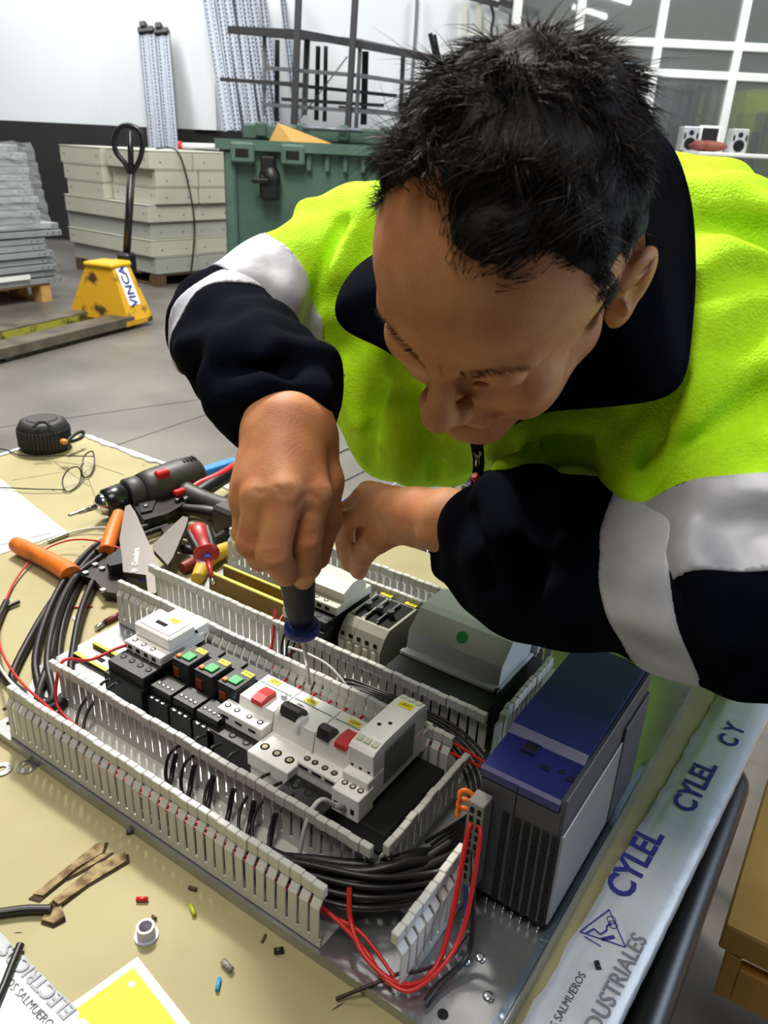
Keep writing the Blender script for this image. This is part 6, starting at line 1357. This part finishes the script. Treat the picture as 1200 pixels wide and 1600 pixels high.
# ---- hair
M_hair = mat('dark brown hair', (34, 27, 24), .65, spec=.2); M_hair2 = mat('greying hair', (96, 84, 76), .5)
hr = np.random.RandomState(4)
def hline(az):   # lowest height of the hair (mm above ear level) for an azimuth in degrees from the face
    return np.interp(az, [-180, -150, -125, -112, -100, -88, -80, -70, -62, -54, -44, -34, -24, -12, 0, 8, 18, 30, 42, 52, 62, 70, 80, 88, 100, 112, 125, 150, 180], [-48, -42, -18, 10, 38, 30, 2, 34, 60, 80, 91, 92, 90, 92, 99, 107, 115, 117, 112, 98, 76, 48, 4, 30, 38, 10, -18, -42, -48])
def surf(dirs):  # radial distance of the skull in local mm
    rr = np.zeros(len(dirs))
    for c, r_ in (((0, -8, 42), (74, 96, 88)), ((0, 26, 44), (66, 64, 56)), ((0, 28, -22), (58, 60, 70))):
        c = np.array(c, float) - np.array([0, -5, 30.]); r_ = np.array(r_, float); d = dirs / r_; o = -c / r_
        a = (d * d).sum(1); b = -(d @ ((c / r_))); cc = ((c / r_) ** 2).sum() - 1; disc = np.maximum(b * b - a * cc, 0); t = (-b + np.sqrt(disc)) / a; rr = np.maximum(rr, np.where(b * b - a * cc > 0, t, 0))
    return rr
O_L = np.array([0, -5, 30.])
def sample(n, seed):
    r_ = np.random.RandomState(seed); d = r_.randn(n, 3); d /= np.linalg.norm(d, axis=1)[:, None]; p = O_L + d * surf(d)[:, None]
    az = np.degrees(np.arctan2(p[:, 0], p[:, 1])); jitter = r_.randn(n) * 3.0
    return p[(p[:, 2] > hline(az) + jitter)], None
def lown(P, s, ph): return np.stack([np.sin(P @ np.array(v) * s + q + ph) for v, q in (((1., .7, -.4), 0), ((-.6, 1., .8), 2), ((.5, -.9, 1.), 4))], 1)
def strands(name, n, seed, m, lmin, lmax, wid):
    p, _ = sample(n, seed); N_ = len(p); r_ = np.random.RandomState(seed + 1)
    c = np.array([0, -8, 42.]); nrm = (p - c) / np.array([74, 96, 88.]) ** 2; nrm /= np.linalg.norm(nrm, axis=1)[:, None]
    crown = np.array([10, -52, 120.]); fl = p - crown; fl += np.array([0, 22, 0]); fl -= nrm * (fl * nrm).sum(1)[:, None]; fl /= np.maximum(np.linalg.norm(fl, axis=1), 1e-6)[:, None]; bk = np.clip((p[:, 1] - 5) / 40, 0, 1)[:, None]; bd = np.array([-.55, -.75, .35]) + 0 * p; bd -= nrm * (bd * nrm).sum(1)[:, None]; fl = fl * (1 - bk) + bd * bk
    cl_ = lown(p, .11, 0) * .55 + lown(p, .29, 1.3) * .38
    top = np.clip((p[:, 2] - 55) / 50, 0, 1); L = (lmin + (lmax - lmin) * top) * (0.7 + .45 * r_.rand(N_)) * (1 + .25 * np.sin(p[:, 0] * .13 + p[:, 1] * .17))
    az = np.degrees(np.arctan2(p[:, 0], p[:, 1])); front = np.clip((p[:, 1] - 45) / 30, 0, 1); L *= (1 - .35 * front)
    d0 = nrm * (.55 + .35 * top)[:, None] + fl * .75 + cl_ * .6 + r_.randn(N_, 3) * .13; d0 /= np.linalg.norm(d0, axis=1)[:, None]
    d1 = d0 * .6 + fl * .7 - nrm * .28 + cl_ * .5 + r_.randn(N_, 3) * .12; d1 /= np.linalg.norm(d1, axis=1)[:, None]
    P0 = p - nrm * 2; P1 = P0 + d0 * (L * .38)[:, None]; P2 = P1 + (d0 * .4 + d1 * .6) * (L * .32)[:, None]; P3 = P2 + d1 * (L * .34)[:, None]
    side = np.cross(d0, nrm + r_.randn(N_, 3) * .4); side /= np.maximum(np.linalg.norm(side, axis=1), 1e-6)[:, None]; sd2 = np.cross(side, d0)
    V = []
    for P_, w in ((P0, 1.), (P1, .9), (P2, .6)):
        for k in range(3): a = 2.094 * k; V.append(P_ + (side * math.cos(a) + sd2 * math.sin(a)) * wid * w)
    V.append(P3); V = np.stack(V, 1).reshape(-1, 3)      # 10 per strand
    base = (np.arange(N_) * 10)[:, None]; q = []
    for s in (0, 3):
        for k in range(3): q.append(np.concatenate([base + s + k, base + s + (k + 1) % 3, base + s + 3 + (k + 1) % 3, base + s + 3 + k], 1))
    tri = [np.concatenate([base + 6 + k, base + 6 + (k + 1) % 3, base + 9], 1) for k in range(3)]
    W = HP + (V * .001 * HS) @ HR.T
    me = bpy.data.meshes.new(name); q = np.concatenate(q); tri = np.concatenate(tri); me.vertices.add(len(W)); me.vertices.foreach_set('co', W.astype(np.float32).ravel())
    lp = np.concatenate([q.ravel(), tri.ravel()]); me.loops.add(len(lp)); me.loops.foreach_set('vertex_index', lp.astype(np.int32)); me.polygons.add(len(q) + len(tri))
    st_ = np.concatenate([np.arange(len(q)) * 4, len(q) * 4 + np.arange(len(tri)) * 3]); me.polygons.foreach_set('loop_start', st_.astype(np.int32)); me.polygons.foreach_set('loop_total', np.concatenate([np.full(len(q), 4), np.full(len(tri), 3)]).astype(np.int32))
    me.update(calc_edges=True); me.polygons.foreach_set('use_smooth', np.ones(len(me.polygons), bool)); me.materials.append(m); o = link(name, me, man); o.matrix_parent_inverse = man.matrix_basis.inverted(); o['kind'] = 'stuff'; return o
strands('hair', 36000, 11, M_hair, 9, 27, .38); g_ = strands('grey_hair', 3600, 23, M_hair2, 9, 29, .30); g_['label'] = 'greying strands among the dark hair'
strands('stray_hair', 900, 31, M_hair, 10, 44, .28)
# undercoat hugging the skull
nu, nv = 150, 90; uu = np.linspace(-np.pi, np.pi, nu, endpoint=False); vv_ = np.linspace(-.62, np.pi / 2 - .001, nv)
D = np.array([(math.sin(a) * math.cos(b), math.cos(a) * math.cos(b), math.sin(b)) for b in vv_ for a in uu]); Rr = surf(D); P_ = O_L + D * Rr[:, None]
az = np.degrees(np.arctan2(P_[:, 0], P_[:, 1])); ins = P_[:, 2] - hline(az) - 5; thk = np.clip(ins / 14, 0, 1) * (1.8 + 3.2 * np.clip((P_[:, 2] - 50) / 50, 0, 1)) + (lown(P_, .16, .5).sum(1) * 1.3) * np.clip(ins / 14, 0, 1)
thk = np.where(ins > 0, thk + .3, -4); P_ = P_ + D * thk[:, None]; W = HP + (P_ * .001 * HS) @ HR.T; keep = (ins > -2).reshape(nv, nu)
Q = np.array([(i * nu + j, i * nu + (j + 1) % nu, (i + 1) * nu + (j + 1) % nu, (i + 1) * nu + j) for i in range(nv - 1) for j in range(nu) if keep[i, j] and keep[i + 1, j] and keep[i, (j + 1) % nu] and keep[i + 1, (j + 1) % nu]])
npmesh('hair_undercoat', W, Q, mat('hair undercoat', (24, 20, 18), .8, bump=.8, bs=300, bdist=.002), man)
# eyebrows
eb = MB(); er = random.Random(9)
for s in (1, -1):
    for k in range(150):
        t = er.random(); x = s * (11 + 38 * t); y = 96 - 17 * t ** 1.6; z = 31 + 5 * math.sin(t * 2.4) + er.uniform(-2.6, 2.6); a = Vector(hl(x, y - 1.5, z)); b = Vector(hl(x + s * er.uniform(3, 6), y + er.uniform(.5, 2.5) - 2.2 * t, z + er.uniform(-1.5, 2)))
        eb.cyl(a, b, 0.00017, .00008, 3, False, False)
o = part(eb, 'eyebrows', mat('brow hair', (70, 48, 34), .7), man, 'stuff')
# ---- the screwdriver in his hand
T0, T1, T2, T3 = F_(455, 800, .715), F_(470, 895, .735), F_(472, 985, .795), Vector((.262, .2165, .066))
sw = thing('screwdriver', 'dark blue and black insulated screwdriver held upright in the man\'s right hand', 'screwdriver', T3)
dv = (T2 - T0).normalized(); L_ = (T2 - T0).length
mb = MB(); mb.lathe(T0, dv, [(0, .008), (.006, .0150), (.03, .0165), (L_ * .55, .0170), (L_ * .80, .0145), (L_ - .010, .0115)], 24); part(mb, 'handle', mat('navy screwdriver grip', (24, 30, 56), .5), sw)
mb = MB(); mb.lathe(T2 - dv * .012, dv, [(0, .011), (.003, .0165), (.009, .0185), (.014, .0165), (.018, .010)], 24); part(mb, 'collar', mat('blue screwdriver collar', (30, 60, 150), .4), sw)
mb = MB(); mb.cyl(T2 + dv * .004, T3, .0022, .0020, 12); part(mb, 'blade', M_steel, sw)
# watch strap at the left cuff
mb = MB(); mb.ring(F_(686, 838, .775), tuple((W_L - E_L)), .006, .012, .004, 18); part(mb, 'bracelet_link', M_steel, man)
